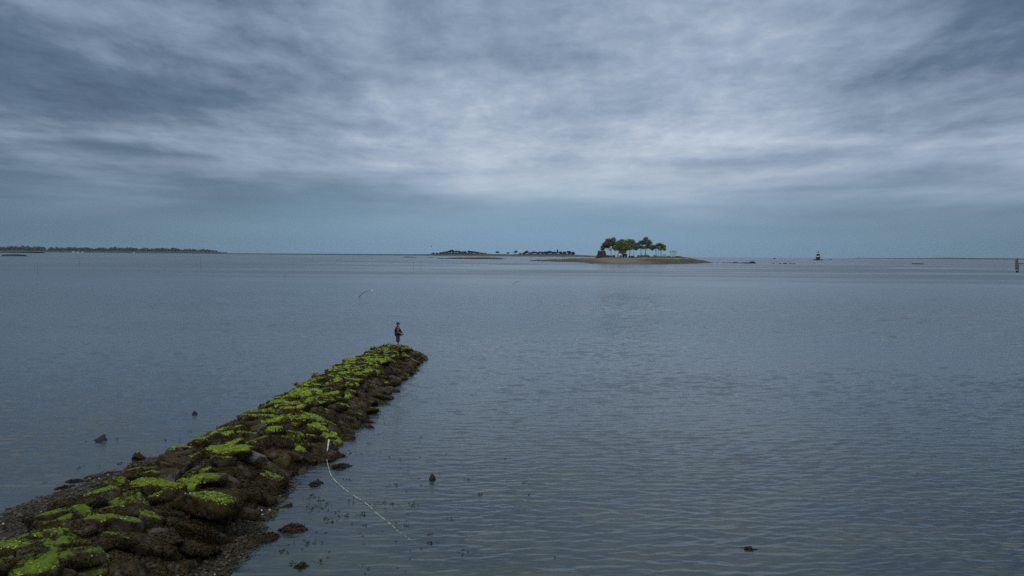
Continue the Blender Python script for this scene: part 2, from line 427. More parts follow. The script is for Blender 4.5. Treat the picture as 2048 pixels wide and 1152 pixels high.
me.polygons.foreach_set('loop_start', (np.cumsum(tot) - tot).astype(np.int32)); me.update(calc_edges=True)
me.polygons.foreach_set('use_smooth', np.concatenate([np.ones(nq, bool), np.zeros(3, bool)]))
me.materials.append(water_mat()); wo_ = bpy.data.objects.new('water', me); COL.objects.link(wo_); tag(wo_, kind='structure')
tag(mesh_obj('seabed', [(x, y, -3.0) for x, y, z in ring], [tuple(range(128))], plain('seabed_mud', (0.05, 0.045, 0.035)), smooth=False), kind='structure')

# ------------------------------------------------------------------ breakwater
def ip(y, tab): return np.interp(y, [a for a, _ in tab], [b for _, b in tab])
XCL = [(9, -11.0), (20, -10.9), (27, -10.6), (35, -10.3), (48, -9.7), (56, -9.1), (60, -8.5), (61.5, -7.9)]
XRT = [(9, -6.6), (20, -6.75), (21.5, -6.75), (26, -7.15), (31, -7.05), (36, -6.8), (42, -6.65), (58, -6.5), (60, -6.8), (61.5, -7.5)]
ZC = [(9, 1.15), (20, 1.05), (30, 0.90), (45, 0.84), (56, 0.82), (58.5, 0.70), (60.2, 0.40), (61.8, -0.4)]
def rocks_right(y):            # foot of the stones on the right; gravel lies outside it near the shore
    return ip(y, XRT) - np.interp(y, [9, 22, 27, 30], [1.1, 0.95, 0.45, 0.0])
def core_z(x, y):
    xl = ip(y, XCL); xr = rocks_right(y); zc = ip(y, ZC)
    foot = np.interp(y, [9, 24, 29, 32], [0.22, 0.15, 0.03, -0.1])
    left = np.clip((x - (xl - 0.9)) / 1.0, 0, 1) ** 0.7
    crown_r = xr - 1.9
    right = np.clip((xr - x) / (xr - crown_r), 0, 1) ** 0.85
    return foot + (zc - foot) * np.minimum(left, right)
bw = empty('breakwater', (-9, 36, 0))
tag(bw, 'long rubble stone breakwater running out into the bay under brown rockweed and bright green algae', 'breakwater')
BO = np.array([-9, 36, 0.0])
xs = np.arange(-12.6, -6.0, 0.11); ys = np.arange(9, 62.2, 0.13)
gx, gy = np.meshgrid(xs, ys)
cz = core_z(gx.ravel(), gy.ravel())
cp = np.stack([gx.ravel(), gy.ravel(), cz], 1)
cp[:, 2] += 0.22 * fbm(cp * 1.7, 4) + 0.06 * fbm(cp * 7, 3)
outside = (gx.ravel() < ip(gy.ravel(), XCL) - 0.95) | (gx.ravel() > rocks_right(gy.ravel()) + 0.25)
cp[outside, 2] -= 0.5
ny, nx = gx.shape
idx = np.arange(ny * nx).reshape(ny, nx)
cf = np.stack([idx[:-1, :-1].ravel(), idx[:-1, 1:].ravel(), idx[1:, 1:].ravel(), idx[1:, :-1].ravel()], 1)
keep = (cp[cf, 2].max(1) > -0.5)
mesh_obj('rubble_core', cp - BO, cf[keep], M_BROWN, bw)

stones = []                    # (verts, faces, kind, visible size)
yy = 10.0
rowi = 0
while yy < 61.2:
    xl = float(ip(yy, XCL)) - 0.35; xr = float(rocks_right(yy)) - 0.15
    x = xl + random.uniform(0, 0.5)
    while x < xr:
        sx = random.uniform(0.30, 0.66) * random.choice([1, 1, 1.25]); sy = random.uniform(0.26, 0.50); sz = random.uniform(0.24, 0.42)
        px, py = x + sx * 0.5, yy + random.uniform(-0.35, 0.35)
        if py < 61.2:
            s = (px - xl) / (xr - xl)
            base = float(core_z(np.array([px]), np.array([py]))[0])
            if s > 0.62: sz *= 0.8
            V, Fc = boulder((sx, sy, sz), 4 if yy < 28 else 3, planes=random.choice([8, 9, 11]), p=random.choice([22, 30, 40]))
            tilt = -0.10 if s < 0.3 else (0.28 if s > 0.6 else 0.0)
            V = rot_pts(V, random.uniform(-.22, .28), tilt + random.uniform(-.24, .24), random.uniform(-0.9, 0.9))
            V = V + np.array([px, py, base + sz * 0.22 + (random.uniform(0, .12) if s < 0.2 else 0)])
            far = np.interp(yy, [14, 24, 32, 45], [0.60, 0.72, 0.92, 0.97])
            pg = far * np.interp(s, [0, 0.15, 0.5, 0.66, 0.8, 1.0], [0.75, 1.0, 1.0, 0.62, 0.20, 0.05])
            r = random.random()
            kind = 'G' if r < pg * 0.72 else ('H' if r < pg else 'B')
            stones.append((V, Fc, kind, sx * sy / yy ** 2 * (1.4 if kind != 'B' else 0.8)))
        x += sx * random.uniform(1.1, 1.5)
    yy += random.uniform(0.50, 0.66)
# two bare grey stones and the long tilted block the photo shows on the right flank
for (px_, py_, z_, sz_, rot, kd) in [(522, 925, 0.62, (0.42, 0.36, 0.26), (0, .5, .4), 'S'), (508, 914, 0.80, (0.50, 0.32, 0.22), (0, .4, .2), 'S'),
                                     (549, 962, 0.22, (0.62, 0.22, 0.16), (0.2, 0.45, -0.5), 'H'), (597, 852, 0.62, (0.30, 0.26, 0.26), (0, 0, 0), 'G'),
                                     (412, 1008, 0.98, (0.75, 0.52, 0.40), (0, .25, .5), 'G'), (325, 955, 1.0, (0.75, 0.55, 0.3), (0, 0, .2), 'G'),
                                     (620, 800, 1.0, (0.9, 0.7, 0.25), (0, .1, .2), 'G'), (470, 900, 0.95, (0.8, 0.5, 0.25), (0, .1, .5), 'G')]:
    g = G(px_, py_, z_)
    V, Fc = boulder(sz_, 4, 11, 16, seed=int(px_)); V = rot_pts(V, *rot) + np.array(g[:])
    stones.append((V, Fc, kd, 9.0 / g.y ** 2))
stones.sort(key=lambda t: -t[3])
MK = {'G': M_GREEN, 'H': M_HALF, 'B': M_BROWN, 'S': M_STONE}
LBL = {'G': 'boulder topped with bright green algae', 'H': 'boulder with patchy green algae', 'S': 'bare grey boulder'}
for V, Fc, kind, sz in stones[:96]:
    c = V.mean(0)
    o = mesh_obj('boulder', V - c, Fc, MK[kind], bw, loc=tuple(c - BO))
    if kind in LBL: o['label'] = LBL[kind]
rest = {}
for V, Fc, kind, sz in stones[96:]: rest.setdefault(kind, []).append((V, Fc))
vs_, fs_, mi = [], [], []; off = 0
for k, (kind, L) in enumerate(rest.items()):
    for V, Fc in L: vs_.append(V - BO); fs_.append(Fc + off); off += len(V); mi.append(np.full(len(Fc), k))
o = mesh_obj('small_boulders', np.concatenate(vs_), np.concatenate(fs_), None, bw)
for kind in rest: o.data.materials.append(MK[kind])
o.data.polygons.foreach_set('material_index', np.concatenate(mi).astype(np.int32))
tag(o, kind='stuff')

def blades(pts, nrm, L, Wd, n, spread=0.8, lift=0.35, droop=0.5, rs=RS):
    """n ribbon fronds (two quads each) rooted at every point"""
    pts = np.repeat(pts, n, 0); nrm = np.repeat(nrm, n, 0); N = len(pts)
    L = np.repeat(np.broadcast_to(L, (N // n,)), n) * rs.uniform(0.5, 1.3, N)
    Wd = np.repeat(np.broadcast_to(Wd, (N // n,)), n) * rs.uniform(0.6, 1.3, N)
    rnd = rs.normal(size=(N, 3)); rnd[:, 2] -= droop
    t = rnd - (rnd * nrm).sum(1)[:, None] * nrm; t /= np.linalg.norm(t, axis=1)[:, None] + 1e-6
    d1 = t * spread + nrm * lift * rs.uniform(0.3, 1.6, N)[:, None]; d1 /= np.linalg.norm(d1, axis=1)[:, None]
    d2 = d1 + t * 0.6; d2[:, 2] -= droop * rs.uniform(0.5, 1.5, N); d2 /= np.linalg.norm(d2, axis=1)[:, None]
    side = np.cross(d1, nrm + rs.normal(size=(N, 3)) * 0.5); side /= np.linalg.norm(side, axis=1)[:, None] + 1e-6
    a = pts; m_ = pts + d1 * (L * 0.5)[:, None]; e = m_ + d2 * (L * 0.5)[:, None]
    w0 = (Wd * 0.35)[:, None] * side; w1 = (Wd * 0.6)[:, None] * side; w2 = (Wd * 0.25)[:, None] * side
    V = np.stack([a - w0, a + w0, m_ + w1, m_ - w1, e + w2, e - w2], 1).reshape(-1, 3)
    i = np.arange(N)[:, None] * 6
    Fq = np.concatenate([i + np.array([0, 1, 2, 3]), i + np.array([3, 2, 4, 5])], 0)
    return V, Fq
def sample(V, Fc, dens, rs=RS):
    """points and normals on a triangle or quad mesh; dens(centres) = points per square metre"""
    if Fc.shape[1] == 4: Fc = np.concatenate([Fc[:, [0, 1, 2]], Fc[:, [0, 2, 3]]], 0)
    A, B, C = V[Fc[:, 0]], V[Fc[:, 1]], V[Fc[:, 2]]
    nn = np.cross(B - A, C - A); ar = np.linalg.norm(nn, axis=1) / 2; nn = nn / (ar[:, None] * 2 + 1e-12)
    cen = (A + B + C) / 3
    k = rs.poisson(np.clip(ar * dens(cen, nn), 0, 50))
    id_ = np.repeat(np.arange(len(Fc)), k)
    r1, r2 = rs.rand(len(id_)), rs.rand(len(id_)); sw = r1 + r2 > 1; r1[sw], r2[sw] = 1 - r1[sw], 1 - r2[sw]
    return A[id_] + (B - A)[id_] * r1[:, None] + (C - A)[id_] * r2[:, None], nn[id_]
def near(c): return np.interp(c[:, 1], [12, 22, 35, 60], [300, 230, 120, 60])
def mask(c, f=1.9): return fbm(c * f + 31.7, 3)
wp, wn = [], []
a, b = sample(cp, cf[keep], lambda c, n: near(c) * 0.8 * (c[:, 2] > -0.08)); wp.append(a); wn.append(b)
for V, Fc, kind, sz in stones:
    if kind == 'B': dn = lambda c, n: near(c) * (n[:, 2] > -0.2) * (c[:, 2] > -0.05) * np.clip((mask(c, 1.2) + 0.14) * 6, 0.06, 1)
    elif kind == 'S': continue
    else: dn = lambda c, n: near(c) * (n[:, 2] > -0.2) * (c[:, 2] > -0.05) * np.clip((mask(c) - (0.07 if kind == 'G' else -0.04)) * 6 + (n[:, 2] < 0.55) * 0.5, 0, 1)
    a, b = sample(V, Fc, dn); wp.append(a); wn.append(b)
wp = np.concatenate(wp); wn = np.concatenate(wn)
sc = np.interp(wp[:, 1], [12, 30, 60], [0.075, 0.11, 0.17])
V, Fq = blades(wp, wn, sc, sc * 0.22, 3)
tag(mesh_obj('rockweed', V - BO, Fq, M_WEED, bw, smooth=False), 'brown rockweed hanging over the stones', kind='stuff')
gp, gn = [], []
for V, Fc, kind, sz in stones:
    if kind in 'GH':
        a, b = sample(V, Fc, lambda c, n: near(c) * 0.9 * (n[:, 2] > 0.55) * np.clip((-mask(c) + (0.02 if kind == 'G' else -0.08)) * 5, 0, 1))
        gp.append(a); gn.append(b)
gp = np.concatenate(gp); gn = np.concatenate(gn)
sc = np.interp(gp[:, 1], [12, 30, 60], [0.05, 0.07, 0.11])
gp_keep = RS.rand(len(gp)) < np.interp(gp[:, 1], [14, 34], [0.25, 1.0]); gp, gn, sc = gp[gp_keep], gn[gp_keep], sc[gp_keep]
V, Fq = blades(gp, gn, sc, sc * 0.5, 2, spread=1.0, lift=0.25, droop=0.3)
tag(mesh_obj('green_algae', V - BO, Fq, M_ALGTUFT, bw, smooth=False), 'short bright green algae on the stone tops', kind='stuff')

# ------------------------------------------------------------------ gravel beach at both sides of its root
XSL = [(9, -15.6), (18, -14.9), (23, -14.4), (25, -14.15), (27, -13.9), (29, -13.2), (30.5, -12.3), (32, -11.6), (34, -10.8)]
def beach_z(x, y):
    l = (x - ip(y, XSL)) * 0.11
    r = (ip(y, XRT) + 0.05 - x) * 0.13
    return np.minimum(np.minimum(l, r), 0.5)
xs = np.arange(-19, -4.5, 0.12); ys = np.arange(8, 34.5, 0.12)
gx, gy = np.meshgrid(xs, ys); bz = beach_z(gx.ravel(), gy.ravel())
bp_ = np.stack([gx.ravel(), gy.ravel(), bz], 1)
bp_[:, 2] += 0.05 * fbm(bp_ * 0.9, 3) + 0.035 * fbm(bp_ * 4.0, 3)
ny, nx = gx.shape; idx = np.arange(ny * nx).reshape(ny, nx)
bf = np.stack([idx[:-1, :-1].ravel(), idx[:-1, 1:].ravel(), idx[1:, 1:].ravel(), idx[1:, :-1].ravel()], 1)
def beach_shader(t, b, g):
    pos = g.outputs['Position']
    n1 = t.noise(pos, 2.2, 5, 0.6); n2 = t.noise(pos, 26, 5, 0.7)
    c = t.mix(t.rng(n2, 0.35, 0.65), (0.010, 0.009, 0.007), (0.048, 0.043, 0.032))
    c = t.mix(t.rng(n1, 0.5, 0.66), c, (0.035, 0.042, 0.016))
    t.put(b.inputs['Base Color'], c)
    bp = t.new('ShaderNodeBump'); t.put(bp.inputs['Height'], n2); bp.inputs['Strength'].default_value = 1
    bp.inputs['Distance'].default_value = 0.05; t.l.new(bp.outputs[0], b.inputs['Normal'])
tag(mesh_obj('beach', bp_, bf, mat('wet_gravel', beach_shader, 0.8, 0.15)), kind='structure')
def scatter_stones(name, pts, size, mt, label, cat='gravel'):
    V0, F0 = ico(1); N = len(pts)
    sc = size * RS.uniform(0.5, 1.6, (N, 1)) * np.stack([RS.uniform(.8, 1.5, N), RS.uniform(.7, 1.2, N), RS.uniform(.35, .8, N)], 1)
    th = RS.uniform(0, 6.28, N); c, s = np.cos(th), np.sin(th)
    j = V0[None] * (1 + RS.uniform(-.25, .25, (N, len(V0), 1)))
    j = j * sc[:, None, :]
    x = j[:, :, 0] * c[:, None] - j[:, :, 1] * s[:, None]; y = j[:, :, 0] * s[:, None] + j[:, :, 1] * c[:, None]
    V = np.stack([x, y, j[:, :, 2]], 2) + pts[:, None, :]
    Fc = (F0[None] + (np.arange(N) * len(V0))[:, None, None]).reshape(-1, 3)
    return tag(mesh_obj(name, V.reshape(-1, 3), Fc, mt, smooth=False), label, cat, kind='stuff')
M_PEB = island_mat('mixed_wet_pebbles', [(0.008, 0.007, 0.006), (0.085, 0.078, 0.062), (0.028, 0.025, 0.018)], 0.15)
M_SHELL = island_mat('pale_shells', [(0.30, 0.29, 0.26), (0.60, 0.58, 0.54), (0.42, 0.40, 0.36)], 0.4)
tri_ok = lambda lo: (lambda c, n: np.full(len(c), lo) * (c[:, 2] > -0.05))
a, b = sample(bp_, bf, lambda c, n: 55.0 * (c[:, 2] > -0.03) * (np.abs(c[:, 0] + 9) < 7) * (c[:, 1] > 14)); a[:, 2] += 0.005
scatter_stones('gravel', a, 0.045, M_PEB, 'dark wet pebbles strewn over the gravel beach')
a, b = sample(bp_, bf, lambda c, n: 1.4 * (c[:, 2] > 0.0)); a[:, 2] += 0.03
scatter_stones('shells', a, 0.026, M_SHELL, 'pale broken shells strewn over the gravel beach', 'shells')
a, b = sample(bp_, bf, lambda c, n: 70.0 * (c[:, 2] > -0.02) * (mask(c, 0.6) > 0.02) * (c[:, 1] > 14))
V, Fq = blades(a, b, 0.11, 0.03, 3)
tag(mesh_obj('stranded_weed', V, Fq, M_WEED, smooth=False), 'brown and olive weed stranded over the gravel beach', 'seaweed', kind='stuff')

# ------------------------------------------------------------------ stones and weed mounds standing in the near water
def weed_on(V, Fc, dens, L, parent, org):
    a, b = sample(V, Fc, lambda c, n: dens * (c[:, 2] > -0.02) * np.ones(len(c)))
    Vb, Fb = blades(a, b, L, L * 0.25, 3)
    mesh_obj('rockweed', Vb - org, Fb, M_WEED, parent, smooth=False)
def water_stone(px, py, wpx, hpx, kind, label, seed, name='boulder', lean=0.0):
    g = G(px, py); s = g.y / F
    sx = wpx * s / 2; hz = hpx * s
    V, Fc = boulder((sx * 1.35, sx * 1.0, sx), 4, 9, 9, rough=0.10, seed=seed); V = rot_pts(V, 0.5, 0.35, seed % 5)
    V[:, 2] *= np.clip(1 + lean * V[:, 0] / sx, 0.15, 3) * np.clip(1.25 - 0.6 * (np.abs(V[:, 0]) / sx) ** 1.5, .2, 2)
    k = (hz * 1.0) / max(V[:, 2].max(), .01)
    V[:, 2] *= k
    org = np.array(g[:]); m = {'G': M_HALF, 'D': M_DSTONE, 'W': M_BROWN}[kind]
    t = empty(name, g)
    mesh_obj('stone', V, Fc, m, t)
    tag(t, label, 'rock' if name == 'boulder' else 'seaweed')
    if kind == 'W': weed_on(V + org, Fc, 500, 0.10, t, org)
    return t
water_stone(281, 917, 25, 17, 'G', 'pointed boulder with green algae on top standing in the water left of the breakwater', 42, lean=-0.45)
water_stone(203, 881, 23, 11, 'D', 'bare dark boulder with pointed left end in the water, left of the algae topped one', 5, lean=0.5)
water_stone(390, 828, 12, 7, 'D', 'small round dark rock in open water, farthest out of those left of the breakwater', 8)
water_stone(384, 893, 15, 9, 'W', 'small weedy rock touching the left edge of the breakwater', 13)
water_stone(866, 960, 13, 12, 'D', 'upright dark rock alone in the water right of the white rope', 21)
water_stone(683, 933, 34, 7, 'W', 'wide flat mound of rockweed in the water right of the rope head', 22, 'weed_mound')
water_stone(585, 1062, 37, 11, 'W', 'large rounded mound of rockweed in the near water by the gravel', 25, 'weed_mound')
water_stone(668, 912, 30, 5, 'W', 'low weed covered stone against the breakwater foot beside the rope', 29, 'weed_mound')
water_stone(673, 899, 9, 8, 'D', 'small upright dark stone at the breakwater foot beside the rope head', 31)
water_stone(739, 854, 13, 3, 'W', 'small dark clump of weed in the water off the middle of the breakwater', 33, 'weed_mound')
water_stone(631, 969, 20, 4, 'W', 'thin ragged weed clump afloat near the gravel point', 36, 'weed_mound')
water_stone(526, 1078, 40, 9, 'W', 'weed covered hump at the near gravel edge, left of the large mound', 39, 'weed_mound')
water_stone(573, 1012, 18, 6, 'G', 'small olive green stone at the gravel edge', 44)
water_stone(604, 1133, 17, 3, 'W', 'thin weed clump at the bottom of the view right of the gravel', 46, 'weed_mound')
water_stone(150, 963, 21, 3, 'W', 'flat dark weed clump in the water off the left beach', 48, 'weed_mound')
water_stone(127, 976, 20, 3, 'W', 'smaller flat weed clump nearest the left beach edge', 49, 'weed_mound')
water_stone(1498, 1098, 13, 3, 'W', 'lone tiny weed clump far to the right in the near water', 51, 'weed_mound')

# loose bits of weed breaking the surface
cl = [(705, 905, 30), (690, 915, 20), (640, 998, 26), (622, 993, 20), (700, 1000, 30), (752, 1008, 26), (780, 1008, 20), (655, 1015, 40), (625, 1018, 36),
      (690, 1032, 34), (660, 1040, 30), (722, 1030, 24), (808, 1052, 22), (858, 1070, 12), (868, 1086, 20), (618, 1085, 22), (566, 1102, 24), (585, 1126, 20),
      (640, 1122, 20), (788, 970, 22), (845, 972, 8), (815, 942, 10), (778, 915, 8), (735, 886, 12), (700, 882, 22), (668, 878, 16), (620, 1000, 22),
      (935, 960, 14), (960, 988, 18), (1053, 964, 16), (1060, 990, 10), (925, 1106, 16), (1108, 1118, 6), (896, 906, 8), (840, 884, 6), (232, 878, 18),
      (378, 863, 14), (330, 880, 14), (360, 880, 8), (170, 884, 10), (238, 930, 12), (243, 928, 10), (200, 935, 8), (160, 934, 12), (90, 968, 10),
      (210, 947, 14), (150, 963, 20), (745, 860, 10), (770, 846, 8), (1495, 1098, 12), (1010, 918, 6), (900, 1040, 14), (830, 1010, 20), (690, 960, 18), (735, 1052, 14)]
pts = []
for (px, py, wd) in cl:
    for k in range(int(wd * 0.35)):
        g = G(px + random.gauss(0, wd * 0.32), py + random.gauss(0, max(1.6, wd * 0.12))); pts.append((g.x, g.y, 0.004))
for k in range(50):
    g = G(random.uniform(560, 860), random.uniform(870, 1150)); pts.append((g.x, g.y, 0.004))
pts = np.array(pts); nr = np.tile([0, 0, 1.0], (len(pts), 1))
V, Fq = blades(pts, nr, 0.055, 0.024, 3, spread=0.9, lift=0.5, droop=0.15); V[:, 2] = np.maximum(V[:, 2], 0.006)
tag(mesh_obj('floating_weed', V, Fq, M_WEED, smooth=False), 'scattered dark bits of seaweed breaking the surface of the near water', 'seaweed', kind='stuff')

# ------------------------------------------------------------------ rope in the water
def rope_shader(t, b, g):
    n = t.noise(g.outputs['Position'], 5.0, 2, 0.5)
    y = t.sep(g.outputs['Position'])[1]
    bd = t.m('FRACT', t.m('MULTIPLY', y, 1.15))
    c = t.mix(t.rng(bd, 0.80, 0.84), (0.45, 0.44, 0.38), (0.12, 0.11, 0.08))
    t.put(b.inputs['Base Color'], t.mix(t.rng(n, 0.45, 0.7), c, (0.26, 0.26, 0.22)))
rp = [(658, 880, 0.52), (656, 893, 0.36), (654, 906, 0.20), (654, 920, 0.10), (657, 935, 0.04), (661, 948, 0.02), (666, 956, 0.018), (676, 966, 0.014), (690, 978, 0.012),
      (710, 992, 0.012), (732, 1006, 0.010), (755, 1027, 0.008), (778, 1045, 0.006), (798, 1063, 0.003), (815, 1075, 0.0), (832, 1088, -0.003), (850, 1102, -0.015)]
ctrl = [G(a, b, c) for a, b, c in rp]
pts = []
for i in range(len(ctrl) - 1):
    p0 = ctrl[max(i - 1, 0)]; p1 = ctrl[i]; p2 = ctrl[i + 1]; p3 = ctrl[min(i + 2, len(ctrl) - 1)]
    for k in range(8):
        t_ = k / 8
        q_ = 0.5 * ((2 * p1) + (p2 - p0) * t_ + (2 * p0 - 5 * p1 + 4 * p2 - p3) * t_ ** 2 + (3 * p1 - p0 - 3 * p2 + p3) * t_ ** 3)
        q_.z += 0.006 * math.sin(i * 3.1 + k * 0.9) - (0.010 if i > 5 else 0); pts.append(q_)
rads = [0.010 + 0.024 * max(0.0, 1 - 5.0 * i / len(pts)) for i in range(len(pts))]
tag(MB().tube(pts, rads, 8).build('rope', mat('banded_white_rope', rope_shader, 0.7)),
    'pale banded rope trailing from the breakwater foot into the near water', 'rope')

# ------------------------------------------------------------------ land farther out
def landstrip(name, tab, mt, w1, w2, depth=None, cells=1.5, nz=0.3, rows=14, seed=0.0, kind='structure', label=None, cat=None, pw=1.0):
    """low land from a table of (pixel x, pixel y of its top, pixel y of its near waterline)"""
    px0, px1 = tab[0][0], tab[-1][0]; n = max(6, int((px1 - px0) / cells))
    P_ = np.linspace(px0, px1, n); top = np.interp(P_, [a[0] for a in tab], [a[1] for a in tab]); fr = np.interp(P_, [a[0] for a in tab], [a[2] for a in tab])
    rows_t = np.concatenate([np.linspace(0, 1, rows), 1 + np.linspace(0, 1, 6)[1:]])
    V = []
    for i in range(n):
        d0 = G(P_[i], fr[i]).y if depth is None else depth
        e = math.sin(math.pi * (i / (n - 1))) ** 0.35 if 0 < i < n - 1 else 0.05
        a1, a2 = w1 * e, w2 * e
        dr = d0 + a1; zt = P(P_[i], top[i], dr).z
        x_ = P(P_[i], top[i], 1.0).x
        for tt in rows_t:
            if tt <= 1: d = d0 + a1 * tt; z = -0.35 + (zt + 0.35) * tt ** pw
            else: d = dr + a2 * (tt - 1); z = zt - (zt + 0.5) * (tt - 1) ** 1.5
            V.append((x_ * d, d, z))
    V = np.array(V); m = len(rows_t)
    # fBm over metres
    amp = nz * np.clip(V[:, 2] + 0.3, 0, 1)
    V[:, 2] += amp * fbm(V * np.array([0.09, 0.06, 0]) + seed, 4)
    idx = np.arange(n * m).reshape(n, m)
    Fc = np.stack([idx[:-1, :-1].ravel(), idx[1:, :-1].ravel(), idx[1:, 1:].ravel(), idx[:-1, 1:].ravel()], 1)
    o = mesh_obj(name, V, Fc, mt); tag(o, label, cat, kind=kind)
    return o, V.reshape(n, m, 3), P_
def isl_shader(t, b, g):
    pos = g.outputs['Position']; X, Y, Z = t.sep(pos)
    n1 = t.noise(t.scale(pos, (0.05, 0.03, 0.4)), 1.0, 6, 0.65); n2 = t.noise(pos, 0.6, 5, 0.7)
    zz = t.m('ADD', Z, t.m('MULTIPLY', t.m('SUBTRACT', n1, 0.5), 4.5))
    sand = t.mix(t.rng(n2, 0.35, 0.65), (0.095, 0.082, 0.066), (0.165, 0.145, 0.118))
    dark = t.mix(t.rng(n2, 0.4, 0.6), (0.030, 0.027, 0.018), (0.085, 0.072, 0.050))
    rk = t.mix(t.rng(n2, 0.45, 0.6), (0.09, 0.075, 0.055), (0.28, 0.25, 0.20))
    gr = t.mix(t.rng(n2, 0.4, 0.6), (0.035, 0.055, 0.018), (0.07, 0.09, 0.03))
    side = t.rng(t.m('ADD', X, t.m('MULTIPLY', t.m('SUBTRACT', n1, 0.5), 40.0)), 116.0, 140.0)     # right half: weedy rock
    lside = t.rng(X, 76.0, 100.0, 1.0, 0.0)
    c = t.mix(t.rng(zz, 0.2, 2.0), (0.085, 0.078, 0.068), sand)
    cr_ = t.mix(t.rng(zz, 4.4, 5.6), dark, rk)
    c = t.mix(side, c, cr_); c = t.mix(lside, c, t.mix(t.rng(zz, 3.6, 5.2), dark, rk))
    c = t.mix(t.rng(t.m('ADD', Z, t.m('MULTIPLY', t.m('SUBTRACT', n2, 0.5), 0.8)), 5.6, 5.9), c, t.mix(side, (0.10, 0.09, 0.06), gr))
    t.put(b.inputs['Base Color'], c)
M_ISL = mat('island_sand_and_rock', isl_shader, 0.9, 0.15)
MAIN = [(1060, 520.6, 521.4), (1070, 520, 521.8), (1090, 519.3, 523), (1110, 518.4, 523.6), (1140, 517.4, 524), (1170, 516, 525.5), (1186, 515.6, 527.3), (1210, 515.3, 528), (1240, 515.0, 528.2),
        (1275, 514.4, 528.4), (1300, 513.0, 528.6), (1320, 512.2, 528.8), (1350, 512.4, 528.4), (1362, 513.4, 528.2), (1380, 516.2, 527.6), (1400, 519.5, 527), (1415, 522.5, 526.3), (1427, 525, 525.8)]
isl, IV, IPX = landstrip('island', MAIN, M_ISL, 130, 90, cells=1.0, nz=1.5, rows=26, pw=0.8)
def on_isl(px, d):
    """ground point of the main island under pixel column px at distance d"""
    i = int(np.argmin(np.abs(IPX - px))); col = IV[i]
    z = float(np.interp(d, col[:, 1], col[:, 2])); x = P(px, 512, d).x
    return Vector((x, d, z))
M_BAR = plain('wet_dark_sand', (0.060, 0.055, 0.048), (0.035, 0.034, 0.03), 0.05)
M_BARL = plain('pale_sand_bar', (0.060, 0.056, 0.046), (0.030, 0.030, 0.026), 0.02)
def low_shader(t, b, g):
    pos = g.outputs['Position']; Z = t.sep(pos)[2]
    n1 = t.noise(t.scale(pos, (0.06, 0.03, 0.4)), 1.0, 6, 0.65)
    z = t.m('ADD', Z, t.m('MULTIPLY', t.m('SUBTRACT', n1, 0.5), 1.5))
    c = t.mix(t.rng(z, 1.6, 2.4), (0.030, 0.027, 0.018), (0.10, 0.09, 0.065))
    t.put(b.inputs['Base Color'], c)
M_LOW = mat('low_weedy_rock', low_shader, 0.9, 0.15)
landstrip('islet', [(874, 517.0, 517.4), (885, 516.6, 517.8), (905, 515.6, 518), (920, 514.2, 518.3), (945, 513.8, 518.6), (970, 513.9, 518.6), (990, 514.4, 518.6), (998, 516, 518.5), (1013, 517.3, 518.2)],
          M_LOW, 60, 40, cells=1.0, nz=1.2, seed=4)
landstrip('islet', [(806, 513.9, 514.8), (812, 513.2, 515), (820, 513.6, 515), (833, 514, 514.8)], M_LOW, 40, 20, cells=1.0, nz=0.5, seed=9)
landstrip('islet', [(857, 514.3, 515), (866, 514.2, 515)], M_LOW, 25, 15, cells=1.0, nz=0.3, seed=12)
landstrip('sandbar', [(978, 528.0, 528.4), (1010, 527.5, 528.8), (1080, 527.7, 528.8), (1140, 527.5, 528.4), (1186, 527.0, 527.8)], M_BAR, 8, 6, cells=1.5, nz=0.1, seed=2)
D_ISL = 4700.0
landstrip('sandbar', [(430, 506.0, 508), (520, 506.8, 508), (700, 507.6, 508), (840, 508.4, 509), (870, 507.6, 509), (900, 507.2, 509), (960, 507.8, 509), (1000, 508.6, 509), (1060, 508.6, 509), (1140, 508.8, 509), (1160, 510, 509), (1196, 511.6, 509)],
          M_BARL, 150, 80, depth=D_ISL, cells=4, nz=0.4, seed=3)
landstrip('wooded_rise', [(866, 507.6, 0), (876, 507, 0), (890, 506, 0), (905, 505, 0), (940, 505.2, 0), (965, 507, 0), (985, 508.2, 0), (1025, 508.4, 0), (1050, 507.6, 0), (1090, 507, 0), (1130, 507.2, 0), (1150, 509, 0)],
          plain('dark_scrub', (0.018, 0.024, 0.014), (0.012, 0.016, 0.010), 0.02), 60, 80, depth=D_ISL + 90, cells=3, nz=2.0, seed=7)

